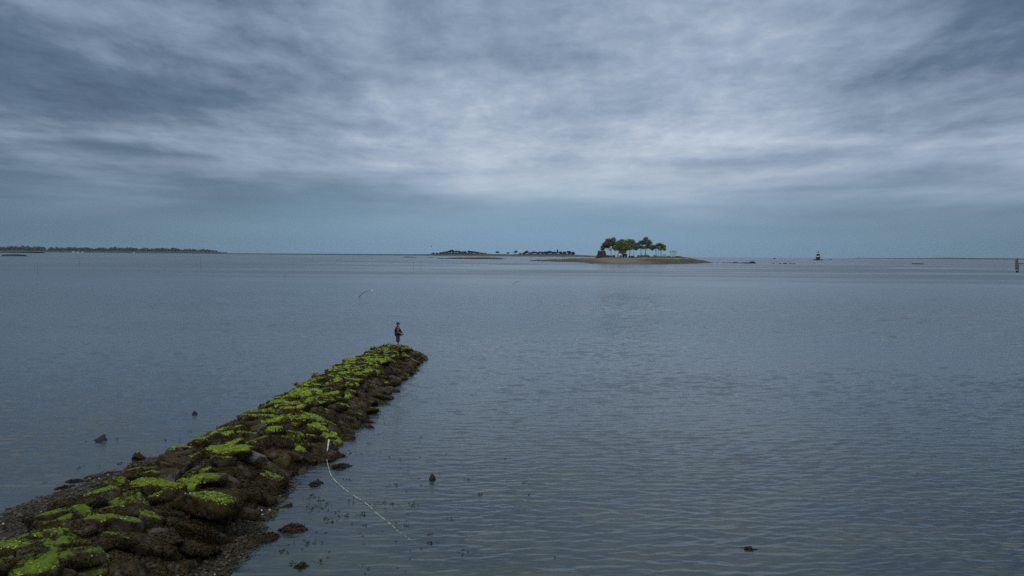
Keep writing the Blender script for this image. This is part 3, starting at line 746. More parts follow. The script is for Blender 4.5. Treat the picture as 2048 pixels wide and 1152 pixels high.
def leaf_quads(cen, rad3, n, size, rs):
    """leaf clumps spread through an ellipsoid, thicker towards its skin"""
    d = rs.normal(size=(n, 3)); d /= np.linalg.norm(d, axis=1)[:, None]
    r = rs.uniform(0.35, 1.0, n) ** 0.6
    p = d * r[:, None] * (1 + 0.22 * fbm(d * 2.3 + rs.uniform(0, 40), 3))[:, None]
    p = p * rad3 + cen
    a = rs.normal(size=(n, 3)); a /= np.linalg.norm(a, axis=1)[:, None]
    b = np.cross(a, rs.normal(size=(n, 3))); b /= np.linalg.norm(b, axis=1)[:, None] + 1e-6
    s = size * rs.uniform(0.5, 1.3, n)[:, None]
    V = np.stack([p - a * s, p + b * s * 0.7, p + a * s, p - b * s * 0.7], 1).reshape(-1, 3)
    return V, np.arange(n * 4).reshape(n, 4)
def tree(base, lobes, leaf, mt, label, group, trunks=None, n=260, r0=0.35, name='tree', cat='tree', bark=None, seed=1, parts=True):
    """lobes: (x, y, z, rx, ry, rz) in metres from the trunk foot"""
    rs = np.random.RandomState(seed); t = empty(name, base)
    tag(t, label, cat, group)
    trunks = trunks or [((0, 0, 0), 1.0)]
    mb = MB(); top = max(l[2] for l in lobes)
    for (foot, k) in trunks:
        fork = Vector(foot) + Vector((rs.uniform(-.4, .4), rs.uniform(-.3, .3), min(l[2] - l[5] for l in lobes) * 0.75 + top * 0.12))
        mid = (Vector(foot) + fork) / 2 + Vector((rs.uniform(-.3, .3), 0, 0))
        mb.tube([Vector(foot) - Vector((0, 0, 0.5)), mid, fork], [r0 * k, r0 * k * 0.8, r0 * k * 0.65], 7)
        for l in lobes:
            if len(trunks) > 1 and abs(l[0] - foot[0]) > max(a[3] for a in lobes) * 2.2: continue
            c = Vector(l[:3]); m1 = fork.lerp(c, 0.5) + Vector((rs.uniform(-.5, .5), rs.uniform(-.5, .5), -0.1 * l[5]))
            mb.tube([fork, m1, c], [r0 * k * 0.5, r0 * k * 0.3, r0 * k * 0.12], 5)
            for q_ in range(4):
                e = c + Vector((rs.uniform(-1, 1) * l[3], rs.uniform(-1, 1) * l[4], rs.uniform(-.2, 1) * l[5])) * 0.75
                mb.tube([m1.lerp(c, 0.4), e], [r0 * k * 0.15, 0.03], 4)
    mb.build('trunk', bark or M_BARK, t)
    Vs, Fs, off = [], [], 0
    for l in lobes:
        k = int(n * (l[3] * l[5]) ** 0.5 / leaf)
        # every lobe is itself several smaller clumps
        for q_ in range(5):
            c = np.array(l[:3]) + rs.uniform(-.55, .55, 3) * np.array(l[3:])
            V, Fq = leaf_quads(c, np.array(l[3:]) * rs.uniform(.5, .8), max(6, k // 3), leaf, rs)
            Vs.append(V); Fs.append(Fq + off); off += len(V)
    mesh_obj('crown', np.concatenate(Vs), np.concatenate(Fs), mt, t, smooth=False)
    return t
# main island trees: pixel columns and rows turned into metres at distance DT
DT = 880.0; s_ = DT / F
def lob(fx, fy, L, dep=1.0):   # (px, py, half width px, half height px) -> lobes round the foot at pixel fx, fy
    return [((a - fx) * s_, RS.uniform(-1.5, 1.5), (fy - b + 1.2) * s_, c * s_ * 1.35, c * s_ * dep, d * s_ * 1.4) for a, b, c, d in L]
def isl_tree(fx, L, mt, label, n=70, leaf=0.42, trunks=None, r0=0.35, seed=1, dd=0.0, **k):
    g = on_isl(fx, DT + dd); fy = 576 - 0  # foot row from the projected ground point
    r = g - Vector((0, 0, H)); loc = CM.transposed() @ r; fy = 576 + F * loc.y / loc.z
    tr = [(((a - fx) * s_, RS.uniform(-1, 1), 0), b) for a, b in trunks] if trunks else None
    return tree(g, lob(fx, fy, L), leaf, mt, label, 'trees on the main island', tr, n, r0, seed=seed, **k)
isl_tree(1222, [(1206, 494, 5, 3.5), (1211, 490, 5.5, 4), (1217, 485, 6, 4.5), (1225, 483, 6, 4.5), (1204, 499, 3.5, 3), (1213, 494, 5, 4), (1221, 489, 6, 4), (1229, 488, 4, 4)], M_LEAF_OLIVE,
         'olive brown tree leaning over the dark ruined tower, leftmost tree of the island', seed=3)
isl_tree(1229, [(1231, 494, 5, 4), (1227, 497, 3, 2.5), (1236, 498, 4.5, 4)], M_LEAF_DARK, 'small dark tree between the leaning olive tree and the big green dome', seed=4, dd=8, r0=0.25)
isl_tree(1237, [(1240, 492, 8, 6), (1236, 498, 6, 5.5), (1247, 497, 7, 6), (1243, 504, 7, 4), (1250, 490, 7, 6), (1255, 498, 6, 5)], M_LEAF_GREEN,
         'bright green low hanging tree at the left half of the broad dome', seed=5, n=95, dd=-14)
isl_tree(1259, [(1248, 486, 8, 4.5), (1258, 485, 9, 4.5), (1266, 488, 8, 5), (1262, 494, 8, 4.5), (1252, 493, 7, 5), (1271, 494, 5, 4), (1254, 489, 8, 5)], M_LEAF_GREEN,
         'broad green dome shaped tree above the ruined walls', seed=6, n=95, r0=0.5, dd=2)
isl_tree(1268, [(1270, 497, 4, 3.5), (1274, 494, 4, 3.5)], M_LEAF_DARK, 'thin pale trunked tree at the right rim of the green dome', seed=7, bark=M_TWIG, r0=0.3, dd=-8)
isl_tree(1281, [(1277, 489, 4, 3), (1283, 486, 4, 3), (1280, 494, 5.5, 3), (1286, 497, 4, 2.2)], M_LEAF_DARK, 'dark open tree left of the tallest tree', seed=8, n=55)
isl_tree(1291, [(1291, 480, 4.5, 3.8), (1296, 482, 4, 3.5), (1288, 486, 5, 4), (1298, 489, 4.5, 4), (1293, 493, 6, 4), (1300, 494, 3, 2.4)], M_LEAF_DARK,
         'tallest tree of the island with an open forked crown', seed=9, n=62, r0=0.45, dd=6)
isl_tree(1312, [(1306, 494, 6, 2.8), (1313, 491, 6, 3), (1303, 499, 4, 2.2), (1311, 497, 5, 2.2)], M_LEAF_GREEN, 'flat topped tree right of the tallest, left of a pair', seed=10, trunks=[(1310, .8), (1313, .8)], r0=0.25, n=62)
isl_tree(1319, [(1320, 491, 6, 3), (1327, 495, 4.5, 3), (1322, 498, 5.5, 2.2), (1329, 500, 2.5, 1.6)], M_LEAF_GREEN, 'flat topped tree with several pale stems, right of a pair', seed=11,
         trunks=[(1317, .7), (1320, .9), (1322, .7)], r0=0.25, bark=M_TWIG, n=62)
def bare_tree(px, h, wd, label, seed, name='bare_tree'):
    g = on_isl(px, DT); t = empty(name, g); tag(t, label, 'tree', 'trees on the main island')
    rs = random.Random(seed); mb = MB(); tw = MB()
    def grow(p, d, L, r, lv):
        e = p + d * L; (mb if lv < 2 else tw).tube([p, p.lerp(e, .5) + Vector((rs.uniform(-.1, .1), 0, rs.uniform(-.1, .1))) * L, e], [r, r * .8, r * .6], 5)
        if lv < 5:
            for k in range(3):
                nd = (d + Vector((rs.uniform(-1, 1) * wd, rs.uniform(-1, 1) * wd, rs.uniform(-.15, .6)))).normalized()
                grow(e, nd, L * 0.68, r * 0.55, lv + 1)
    for a in (-.35, .1, .45): grow(Vector((a, 0, -.3)), Vector((a * 1.2, 0, 1)).normalized(), h * 0.36, 0.20, 0)
    mb.build('trunk', M_TWIG, t); tw.build('twigs', M_TWIG, t)
bare_tree(1346, 7.5, 0.75, 'bare leafless tree standing alone on the grassy right end of the island', 5)
bare_tree(1327, 3.4, 0.9, 'small bare round bush between the flat topped trees and the lone bare tree', 8, 'bare_bush')
def bush(px, wpx, hpx, mt, label, seed, dd=-6.0):
    g = on_isl(px, DT + dd); rs = np.random.RandomState(seed); t = empty('bush', g); tag(t, label, 'bush', 'bushes on the main island')
    Vs, Fs, off = [], [], 0; stem = MB()
    for k in range(max(2, int(wpx / 3))):
        c = np.array([(rs.uniform(-.5, .5)) * wpx * s_, rs.uniform(-1, 1), hpx * s_ * rs.uniform(0.3, .55)])
        V, Fq = leaf_quads(c, np.array([2.4 * s_, 1.4, hpx * s_ * 0.5]), 110, 0.35, rs); Vs.append(V); Fs.append(Fq + off); off += len(V)
        stem.tube([(0, 0, -.4), (c[0] * .3, 0, .2), tuple(c)], [0.12, 0.09, 0.04], 5)
    mesh_obj('foliage', np.concatenate(Vs), np.concatenate(Fs), mt, t, smooth=False); stem.build('stem', M_BARK, t)
bush(1218, 12, 4, M_LEAF_DARK, 'low dark bushes along the foot of the leaning olive tree', 1)
bush(1229, 8, 4.5, M_LEAF_DARK, 'dark bush left of the pale ruined wall', 2)
bush(1263, 12, 4.5, M_LEAF_DARK, 'dark bush right of the small square shelter', 3)
bush(1277, 14, 5, M_LEAF_DARK, 'long dark bush between the shelter and the stone hut', 4)
bush(1307, 9, 2.6, M_LEAF_DARK, 'low bush right of the stone hut', 6, 6)
bush(1318, 12, 2, M_LEAF_GREEN, 'low green scrub beneath the flat topped pair of trees', 7, 6)
bush(1336, 10, 1.6, M_LEAF_GREEN, 'low green scrub between the two bare plants', 8, 6)
bush(1357, 10, 1.6, M_LEAF_GREEN, 'low green scrub right of the lone bare tree', 9, 6)

# ruined tower
g = on_isl(1203, DT - 10); t = empty('ruined_tower', g)
tag(t, 'dark tapering ruined stone tower at the left end of the island trees', 'ruin')
def jag(lo, hi, tp, mt, name, n=9):
    """battered masonry block with a broken top edge"""
    (x0, y0, z0), (x1, y1, z1) = lo, hi; rs = random.Random(n)
    V = []; m = 9
    for j in range(m):
        k = j / (m - 1); q0, q1 = x0 + tp * k, x1 - tp * k * 0.9; r0_, r1_ = y0 + tp * k * .6, y1 - tp * k * .6; z = z0 + (z1 - z0) * k
        ring_ = [(q0 + (q1 - q0) * i / n, r0_) for i in range(n)] + [(q1, r0_ + (r1_ - r0_) * i / n) for i in range(n)] + \
                [(q1 - (q1 - q0) * i / n, r1_) for i in range(n)] + [(q0, r1_ - (r1_ - r0_) * i / n) for i in range(n)]
        for (x, y) in ring_: V.append((x + rs.uniform(-.12, .12), y + rs.uniform(-.12, .12), z + (rs.uniform(-.55, .35) if j == m - 1 else 0)))
    N = 4 * n; Fc = [(j * N + i, j * N + (i + 1) % N, (j + 1) * N + (i + 1) % N, (j + 1) * N + i) for j in range(m - 1) for i in range(N)]
    Fc.append(tuple((m - 1) * N + i for i in range(N)))
    return mesh_obj(name, V, Fc, mt, t, smooth=False)
jag((-10.2 * s_, -3, -1), (10.6 * s_, 3, 13.6 * s_), 3.9 * s_, M_RUIN, 'tower_wall')
jag((-11.4 * s_, -4, -1), (-4.0 * s_, -3.2, 5.2 * s_), 0.5, M_RUIN, 'outer_wall', 5)
# pale ruined walls
g = on_isl(1240, DT - 16); t = empty('ruined_walls', g)
tag(t, 'low pale ruined stone walls beneath the green dome of trees', 'ruin')
jag((-6 * s_, -1, -1), (-2.5 * s_, 0, 6 * s_), 0.25, M_PALE, 'pale_wall', 4)
jag((-1.5 * s_, -1, -1), (4.4 * s_, 0, 4.2 * s_), 0.25, M_PALE, 'pale_wall', 5)
MB().box((-0.6 * s_, -1.12, 1.0 * s_), (2.6 * s_, -1.02, 2.6 * s_)).build('recess_shade', M_ROOF, t, False)  # dark slab on the wall face, standing in for a recess in shade
# small shelter with dark inside
g = on_isl(1249, DT - 16); t = empty('shelter', g)
tag(t, 'small square shelter with a dark open front and flat pale roof beside the ruined walls', 'shelter')
for x in (-5.0, 4.2): MB().box((x * s_, -1.5, -0.6), ((x + 0.8) * s_, 1.5, 6.2 * s_)).build('pillar', M_PALE, t, False)
MB().box((-5.4 * s_, -1.8, 6.2 * s_), (5.4 * s_, 1.8, 7.2 * s_)).build('roof', M_PALE, t, False)
MB().box((-4.2 * s_, 1.1, -0.6), (4.2 * s_, 1.3, 6.2 * s_)).build('back_wall', M_DARK, t, False)  # shade of the inside put into the wall's near-black colour
jag((-1.6 * s_, -1.2, -0.6), (1.8 * s_, -0.4, 3.0 * s_), 0.3, M_PALE, 'stone_block', 4)
# stone hut
g = on_isl(1292, DT - 18); t = empty('stone_hut', g)
tag(t, 'pale stone hut with a low dark hipped roof beside the beach', 'hut')
jag((-7.6 * s_, -2.4, -1.4), (7.6 * s_, 2.4, 3.4 * s_), 0.12, M_PALE, 'wall', 8)
a, b, h0, h1 = 8.2 * s_, 2.8, 3.2 * s_, 6.4 * s_
mesh_obj('roof', [(-a, -b, h0), (a, -b, h0), (a, b, h0), (-a, b, h0), (-1.5 * s_, 0, h1), (3.0 * s_, 0, h1)],
         [(0, 1, 5, 4), (1, 2, 5), (2, 3, 4, 5), (3, 0, 4), (3, 2, 1, 0)], M_ROOF, t, smooth=False)
MB().box((3.2 * s_, -2.52, -0.4), (4.8 * s_, -2.42, 2.6 * s_)).build('door', M_DARK, t, False)
# three posts
for px, which in ((1125, 'left of three'), (1129.3, 'middle of three'), (1133.6, 'right of three')):
    g = on_isl(px, 965.0); r_ = 0.16
    tag(MB().tube([g - Vector((0, 0, 1)), Vector((g.x + .1, g.y, P(px, 510.8, 965.0).z))], [r_, r_ * .8], 6).build('post', M_POLE),
        'upright dark post on the low left spit of the island, ' + which, 'post', 'posts on the spit')

# rocks trailing off both tips of the island
def far_rock(px, py, wpx, hpx, label, seed, d=None, group=None):
    g = G(px, py) if d is None else P(px, py, d); g.z = 0; s = g.y / F
    V, Fc = boulder((wpx * s * .62, wpx * s * .5, hpx * s), 3, 10, 12, seed=seed)
    V[:, 2] *= hpx * s / V[:, 2].max(); V = V * np.array([1, 1, 1])
    o = mesh_obj('rock', V, Fc, M_DSTONE, loc=g); tag(o, label, 'rock', group); return o
trail = [(1434.5, 525.2, 4, .8), (1447, 525.2, 5, .8), (1453, 525.4, 3, .7), (1459, 525.6, 6, 1.0), (1464, 526.2, 5, .9), (1471, 526.2, 8, 2.2), (1480, 526.6, 7, 1.2), (1484, 526.6, 4, 1.4),
         (1491, 526.8, 9, 2.2), (1502.5, 526.8, 9, 4.2), (1509.5, 526.8, 4, 2.0), (1546.5, 527.2, 4.5, 1.2), (1560, 527.6, 4, 1.4), (1570.5, 527.4, 8, 1.8), (1581, 527.4, 5, 1.0), (1588.5, 528, 5, 1.3)]
for i, (px, py, wd, hh) in enumerate(trail):
    if i == 9: lb = 'largest and tallest dark rock in the line right of the island'
    elif i == 8: lb = 'long low dark rock just left of the largest rock in the line'
    elif i == 10: lb = 'small dark rock touching the right side of the largest rock in the line'
    elif i == 13: lb = 'longest low rock of the far right cluster in the line'
    elif i == 0: lb = 'tiny rock nearest the right tip of the island'
    elif i == 15: lb = 'last small rock at the right end of the line'
    elif i == 5: lb = 'humped rock midway between the island tip and the largest rock'
    elif i < 8: lb = 'small low dark rock between the island tip and the largest rock'
    else: lb = 'small low dark rock in the far right cluster of the line'
    far_rock(px, py, wd, hh, lb, 60 + i, group='rocks in line off the right tip')
for i, (px, py, wd, hh) in enumerate([(1063, 521.6, 4, 1.0), (1070, 522, 4, 1.0), (1077, 522, 5, 1.4), (1086, 521.6, 5, 1.6), (1093, 521.2, 5, 1.8), (1100, 520.6, 5, 1.8)]):
    far_rock(px, py, wd, hh, 'dark boulder along the low left tip of the island', 90 + i, group='boulders on the left spit')
far_rock(1833, 528.3, 20, 1.7, 'long flat dark ledge of rock alone in the water at the right', 120)
far_rock(878, 517.9, 4, 0.8, 'tiny rock off the left tip of the low weedy islet', 121)
far_rock(884, 517.9, 3, 1.2, 'small rock at the left end of the low weedy islet', 122)
far_rock(24, 512.2, 40, 3.6, 'black rock ledge at the left edge of the view', 123)
far_rock(40, 505.9, 66, 2.2, 'long dark low reef at the far left before the wooded shore', 124)
far_rock(100, 504.6, 66, 1.0, 'thin dark reef right of the long one at the far left', 125)
far_rock(152, 504.8, 28, 1.6, 'short dark reef under the pale specks of the wooded shore', 126)

# ------------------------------------------------------------------ far islands' trees
sF = D_ISL / F
def far_tree(px, ytop, ybase, wpx, label, seed, group, lean=0.0, tall=False, spire=False):
    d = D_ISL + 110; b = P(px, ybase, d); h = (ybase - ytop) * d / F; wd = wpx * d / F / 2 * 1.15
    rs = np.random.RandomState(seed)
    if spire: lobes = [(0, 0, h * k, wd * (1.1 - k), wd * (1.1 - k), h * .16) for k in (0.3, 0.5, 0.7, 0.88)]
    elif tall: lobes = [(rs.uniform(-.3, .3) * wd, 0, h * .72, wd * .9, wd * .9, h * .24), (-wd * .4, 0, h * .62, wd * .6, wd * .6, h * .16), (wd * .5, 0, h * .66, wd * .5, wd * .5, h * .16)]
    else: lobes = [(rs.uniform(-.5, .5) * wd, 0, h * .62, wd, wd * .9, h * .34), (rs.uniform(-.9, .9) * wd, 0, h * .4, wd * .9, wd * .8, h * .32)]
    tree(b, lobes, 1.7, M_LEAF_FAR, label, group, None, 95, 0.8, seed=seed, name='distant_tree')
GA, GB = 'trees of the left far wood', 'trees of the right far wood'
A = [(866, 505, 4), (874, 505.5, 4), (882, 504.2, 5), (889, 502.3, 6), (895, 501, 6), (900, 499.4, 6), (906, 500, 6), (912, 501, 6), (918, 501.2, 6), (925, 502.2, 6), (931, 502.3, 6), (937, 501.2, 5), (943, 501.8, 6), (950, 502.8, 6), (957, 503.6, 6), (964, 505, 5), (970, 506.2, 4)]
for i, (px, yt, wd) in enumerate(A):
    lb = 'dark leafy tree in the low wood on the left far island'
    if i == 5: lb = 'tallest round crown in the wood on the left far island'
    if i == 0: lb = 'small tree standing off the left end of the left far island wood'
    far_tree(px, yt, np.interp(px, [866, 890, 905, 940, 965], [508, 506.5, 505.5, 506, 507.5]), wd, lb, 200 + i, GA)
B = [(1041, 506.5, 5), (1047, 505.5, 5), (1053, 501.2, 6), (1059, 504.5, 5), (1064, 504, 5), (1069, 502, 6), (1074, 505, 5), (1079, 502.6, 5), (1085, 503.5, 6), (1090, 503, 6), (1096, 501.8, 7), (1101, 501.6, 6), (1106, 503.4, 5), (1111, 503.2, 6), (1120, 502.8, 6), (1126, 504, 6), (1131, 503.2, 6), (1136, 501.4, 6), (1142, 502, 5), (1146, 503, 5), (1149, 506, 3)]
for i, (px, yt, wd) in enumerate(B):
    lb = 'dark leafy tree in the long wood on the right far island'
    if i == 2: lb = 'mushroom shaped tree above the left part of the right far wood'
    if i == 5: lb = 'broad round crown second high tree of the right far wood'
    if i == 17: lb = 'last high crown at the right end of the right far wood'
    far_tree(px, yt, np.interp(px, [1041, 1060, 1090, 1130, 1150], [508.6, 507.6, 507.4, 507.6, 509.6]), wd, lb, 240 + i, GB)
far_tree(1115, 498.4, 507.4, 4, 'slim pointed tree rising above the right far wood', 300, GB, spire=True)
far_tree(995, 502.2, 509, 7, 'lone high crowned tree between the two far woods, leftmost', 301, 'lone trees between the far woods', tall=True)
far_tree(1015.5, 504.8, 509, 5, 'smallest lone tree between the two far woods', 302, 'lone trees between the far woods', tall=True)
far_tree(1031, 501.2, 509, 6, 'lone tall tree just left of the right far wood', 303, 'lone trees between the far woods', tall=True)

# ------------------------------------------------------------------ far shores
D_SH = 7000.0
landstrip('far_shore', [(-60, 500, 0), (100, 500, 0), (300, 501, 0), (400, 502, 0), (432, 503.4, 0), (455, 505, 0)], plain('far_shore_ground', (0.012, 0.018, 0.018), (0.02, 0.026, 0.026), 0.01), 120, 200, depth=D_SH, cells=5, nz=2, seed=20)
rs = np.random.RandomState(5); Vs, Fs, off = [], [], 0; V0, F0 = ico(2)
tabx = [-60, 20, 80, 150, 200, 300, 400, 430, 470, 520]; taby = [491.5, 491.5, 493, 495, 494.8, 495.6, 497.2, 500.4, 502.6, 503.6]
for k in range(520):
    px = rs.uniform(-60, 435); yt = np.interp(px, tabx, taby) + rs.uniform(0, 2.6) + (0.8 * math.sin(px * .21) + .6 * math.sin(px * .067 + 1)); d = D_SH + 100 + rs.uniform(0, 60)
    b = P(px, yt, d); h = max(4, b.z) * 0.55; wd = rs.uniform(8, 20) * (1 if px < 430 else .5)
    V = V0 * (1 + 0.5 * fbm(V0 * 2.1 + k * 3.3, 3))[:, None] * np.array([wd, wd * .8, h]) + np.array([b.x, b.y, b.z - h])
    Vs.append(V); Fs.append(F0 + off); off += len(V)
tag(mesh_obj('shore_woods', np.concatenate(Vs), np.concatenate(Fs), plain('far_woods_leaves', (0.010, 0.016, 0.015), (0.020, 0.028, 0.024), 0.02), smooth=False),
    'unbroken dark wood along the far left shore', 'woods', kind='stuff')
for i, (px, w_, h_, lb) in enumerate([(147, 3.0, 2.2, 'white house at the left of the pale specks under the far left wood'), (156, 4.0, 1.5, 'long pale house in the middle of the specks under the far left wood'),
                                      (165, 2.4, 2.0, 'small white house at the right of the specks under the far left wood'), (268, 2.4, 1.4, 'small pale house low on the far left shore, right of the others')]):
    d = 6900.0; b = P(px, 503, d); b.z = 0.5; s = d / F; t = empty('house', b); tag(t, lb, 'house', 'houses on the far shore')
    a, h1 = w_ * s / 2, h_ * s
    MB().box((-a, -6, 0), (a, 6, h1)).build('wall', M_WHITE, t, False)
    mesh_obj('roof', [(-a - .5, -7, h1), (a + .5, -7, h1), (a + .5, 7, h1), (-a - .5, 7, h1), (-a - .5, 0, h1 + 4), (a + .5, 0, h1 + 4)], [(0, 1, 5, 4), (1, 2, 5), (2, 3, 4, 5), (3, 0, 4), (3, 2, 1, 0)], M_ROOF, t, smooth=False)
landstrip('far_hills', [(1690, 516.8, 0), (1720, 515.6, 0), (1760, 516.0, 0), (1850, 516.0, 0), (1880, 515.4, 0), (1920, 515.6, 0), (1980, 516.2, 0), (2040, 516.8, 0), (2110, 517.2, 0)], plain('far_hills_ground', (0.04, 0.05, 0.05), None, 0.01), 100, 200, depth=9300.0, cells=8, nz=2, seed=33)

# ------------------------------------------------------------------ lighthouse
D_L = 2200.0; k = D_L / F * 1.1; g = P(1636, 520, D_L); g.z = 0
t = empty('lighthouse', g); tag(t, 'small offshore lighthouse in dark and white bands on its own ring of rocks', 'lighthouse')
V, Fc = boulder((9.2 * k, 7 * k, 2.2 * k), 4, 14, 10, rough=0.1, seed=77); V[:, 2] *= 1.7 * k / V[:, 2].max()
mesh_obj('rock_base', V, Fc, M_DSTONE, t)
MB().lathe([(3.4 * k, 0), (3.4 * k, 4.2 * k), (3.9 * k, 4.9 * k), (4.6 * k, 5.5 * k), (4.6 * k, 5.75 * k)], 32).build('caisson', M_LHDARK, t, False)
MB().lathe([(3.05 * k, 5.76 * k), (2.95 * k, 8.0 * k)], 32).build('lower_tower', M_LHWHITE, t, False)
MB().lathe([(2.94 * k, 8.01 * k), (2.6 * k, 11.6 * k)], 32).build('middle_band', M_LHDARK, t, False)
MB().lathe([(2.62 * k, 11.62 * k), (2.62 * k, 11.9 * k), (1.7 * k, 12.0 * k), (1.5 * k, 13.0 * k)], 32).build('upper_tower', M_LHWHITE, t, False)
MB().lathe([(1.1 * k, 13.01 * k), (1.1 * k, 14.2 * k)], 16).build('lantern', M_GLASS, t, False)
MB().lathe([(1.45 * k, 14.2 * k), (0.9 * k, 15.4 * k), (0.15 * k, 16.4 * k), (0.06 * k, 17.6 * k)], 16).build('roof', M_LHDARK, t, False)
rl = MB()
for q_ in range(16):
    a = q_ * math.pi / 8; rl.tube([(4.5 * k * math.cos(a), 4.5 * k * math.sin(a), 5.75 * k), (4.5 * k * math.cos(a), 4.5 * k * math.sin(a), 6.5 * k)], 0.06, 4)
rl.tube([(4.5 * k * math.cos(a * math.pi / 16), 4.5 * k * math.sin(a * math.pi / 16), 6.5 * k) for a in range(33)], 0.07, 4)
rl.build('railing', M_LHDARK, t, False)
# two far boats
def boat(px, py, L, label, d):
    g = P(px, py, d); g.z = 0.0; t = empty('boat', g); tag(t, label, 'boat', 'far boats near the horizon')
    hull = [(-.5, -.14, .16), (.3, -.15, .17), (.5, 0, .22), (.3, .15, .17), (-.5, .14, .16), (-.46, -.1, -.03), (.28, -.11, -.03), (.42, 0, 0), (.28, .11, -.03), (-.46, .1, -.03)]
    mesh_obj('hull', [tuple(c * L for c in p) for p in hull], [(0, 1, 6, 5), (1, 2, 7, 6), (2, 3, 8, 7), (3, 4, 9, 8), (4, 0, 5, 9), (4, 3, 2, 1, 0), (5, 6, 7, 8, 9)], M_LHDARK, t, smooth=False)
    MB().box((-.2 * L, -.09 * L, .17 * L), (.12 * L, .09 * L, .32 * L), .03 * L).build('cabin', M_LHDARK, t, False)
boat(1549, 518.0, 13, 'tiny dark boat near the horizon left of the lighthouse', 3300.0)
boat(1662, 519.4, 9, 'tiny dark boat near the horizon right of the lighthouse', 2900.0)

# ------------------------------------------------------------------ stakes in the water
def stake(px, y0, y1, label, lean=0.0, r=0.045, bend=0.0, name='stake'):
    g = G(px, y1); d = g.y; top = P(px + lean, y0, d); s = d / F
    m = g.lerp(top, .5) + Vector((-bend * s * .3, 0, bend * s))
    rr = max(r, 0.17 * s)
    o = MB().tube([g - Vector((0, 0, .4)), g, m, top], [rr, rr, rr * .85, rr * .6], 6).build(name, M_POLE)
    return tag(o, label, 'stake', 'thin stakes standing in the bay')
stake(75, 523, 545, 'thin upright stake in the water nearest the left edge of the view')
stake(159.5, 513, 532.5, 'thin upright stake in front of the far left reefs, second from the left', lean=-1.5)
stake(393.5, 521, 536, 'shorter thin stake just left of a taller one in the left bay', lean=-1)
stake(402, 512, 540, 'tall thin upright stake in the left bay', lean=-1.0)
stake(570, 545, 557.5, 'short thin stake alone in the middle left bay')
stake(826, 522, 543.5, 'tall thin stake left of a pair above the figure', lean=1.2)
stake(840.5, 521, 538, 'thinner stake right of a pair above the figure', lean=1.2)
stake(350, 513, 524, 'faint stake between the second stake and the tall one in the left bay', lean=.3)
stake(1538.5, 542, 550, 'short stake alone in the water right of the island', lean=-.6)
stake(1989, 526, 533, 'faint far stake near the right edge of the view', lean=.3)
stake(718, 581.5, 594, 'long leaning pole bending up to a white float', lean=21, bend=3.0, name='leaning_pole')
stake(1025, 561.5, 568.5, 'shorter leaning pole alone in the middle bay', lean=16, bend=1.0, name='leaning_pole')
g = G(744.5, 584); s = g.y / F; t = empty('float', g); tag(t, 'small upright white float beside the tip of the long leaning pole', 'float')
MB().lathe([(0.5 * s, -.1), (1.25 * s, 0.1), (1.3 * s, 2.4 * s), (0.9 * s, 3.4 * s), (0.3 * s, 3.9 * s)], 12).build('float_body', M_WHITE, t)
MB().tube([(0, 0, 3.8 * s), (0.1 * s, 0, 5.6 * s)], 0.25 * s, 5).build('mast', M_WHITE, t)
# bird in the air
d = 260.0; b = P(863, 493, d); t = empty('bird', b); tag(t, 'tiny dark bird flying above the left far wood', 'bird')
mb = MB(); mb.ball((0, 0, 0), 0.10, sc=(2.2, 1, 1)); mb.raw([(.1, 0, .04), (-.1, 0, .04), (-.02, -.34, .16), (.04, -.62, .05), (.1, .0, .05), (-.1, 0, .05), (-.02, .34, .16), (.04, .62, .05), (.08, -.34, .17), (.08, .34, .17)],
       [(0, 1, 2, 8), (8, 2, 3), (4, 9, 6, 5), (9, 7, 6)]); mb.build('bird_body', M_DARK, t)

# daymark board on its pile at the right edge
D_M = 104.0; x0 = P(2031, 517, D_M); x1 = P(2066, 540, D_M)
t = empty('channel_marker', (x1.x + .1, D_M, 0)); tag(t, 'dark grey marker board on a tall pile, cut by the right edge of the view', 'marker')
cx = x1.x + .1
MB().box((x0.x - cx, -.03, x1.z), (x0.x - cx + 0.36, .03, x0.z)).build('board', plain('grey_weathered_board', (0.13, 0.12, 0.14), (0.09, 0.09, 0.10), 4), t, False)
MB().box((x0.x - cx + .10, -.05, x1.z - .35), (x0.x - cx + .40, .02, x1.z - .10)).build('lower_board', M_POLE, t, False)
MB().box((x0.x - cx + .1, .032, x1.z + .75), (0.3, .10, x1.z + .85)).box((x0.x - cx + .40, .032, x1.z - .34), (x0.x - cx + .48, .06, x1.z + .7)).build('bracket', M_POLE, t, False)
MB().lathe([(.24, -2.5), (.22, x0.z + .3), (.05, x0.z + .6)], 16, (0, .32, 0)).build('pile', M_POLE, t)

# ------------------------------------------------------------------ person
M_SKIN = plain('skin', (0.50, 0.30, 0.22), (0.44, 0.25, 0.18), 8, 0.6)
M_NAVY = plain('navy_cap_cloth', (0.020, 0.035, 0.13), (0.015, 0.025, 0.10), 20)
M_BLACK = plain('black_jacket_cloth', (0.010, 0.010, 0.011), (0.016, 0.015, 0.015), 14, 0.85)
M_BLUE = plain('blue_shorts_cloth', (0.018, 0.035, 0.14), (0.012, 0.022, 0.09), 14, 0.85)
M_RED = plain('faded_red_sleeve', (0.26, 0.10, 0.095), (0.16, 0.05, 0.05), 14, 0.85)
M_SHOE = plain('brown_sandals', (0.18, 0.09, 0.04), (0.12, 0.06, 0.03), 14)
M_HAIR = plain('short_brown_hair', (0.04, 0.025, 0.015), None, 30)
def fused(mb, name, mt, parent, vox):
    o = mb.build(name, mt, parent)
    r = o.modifiers.new('fuse', 'REMESH'); r.mode = 'VOXEL'; r.voxel_size = vox; r.use_smooth_shade = True
    s = o.modifiers.new('soften', 'SMOOTH'); s.factor = 0.5; s.iterations = 3
    return o
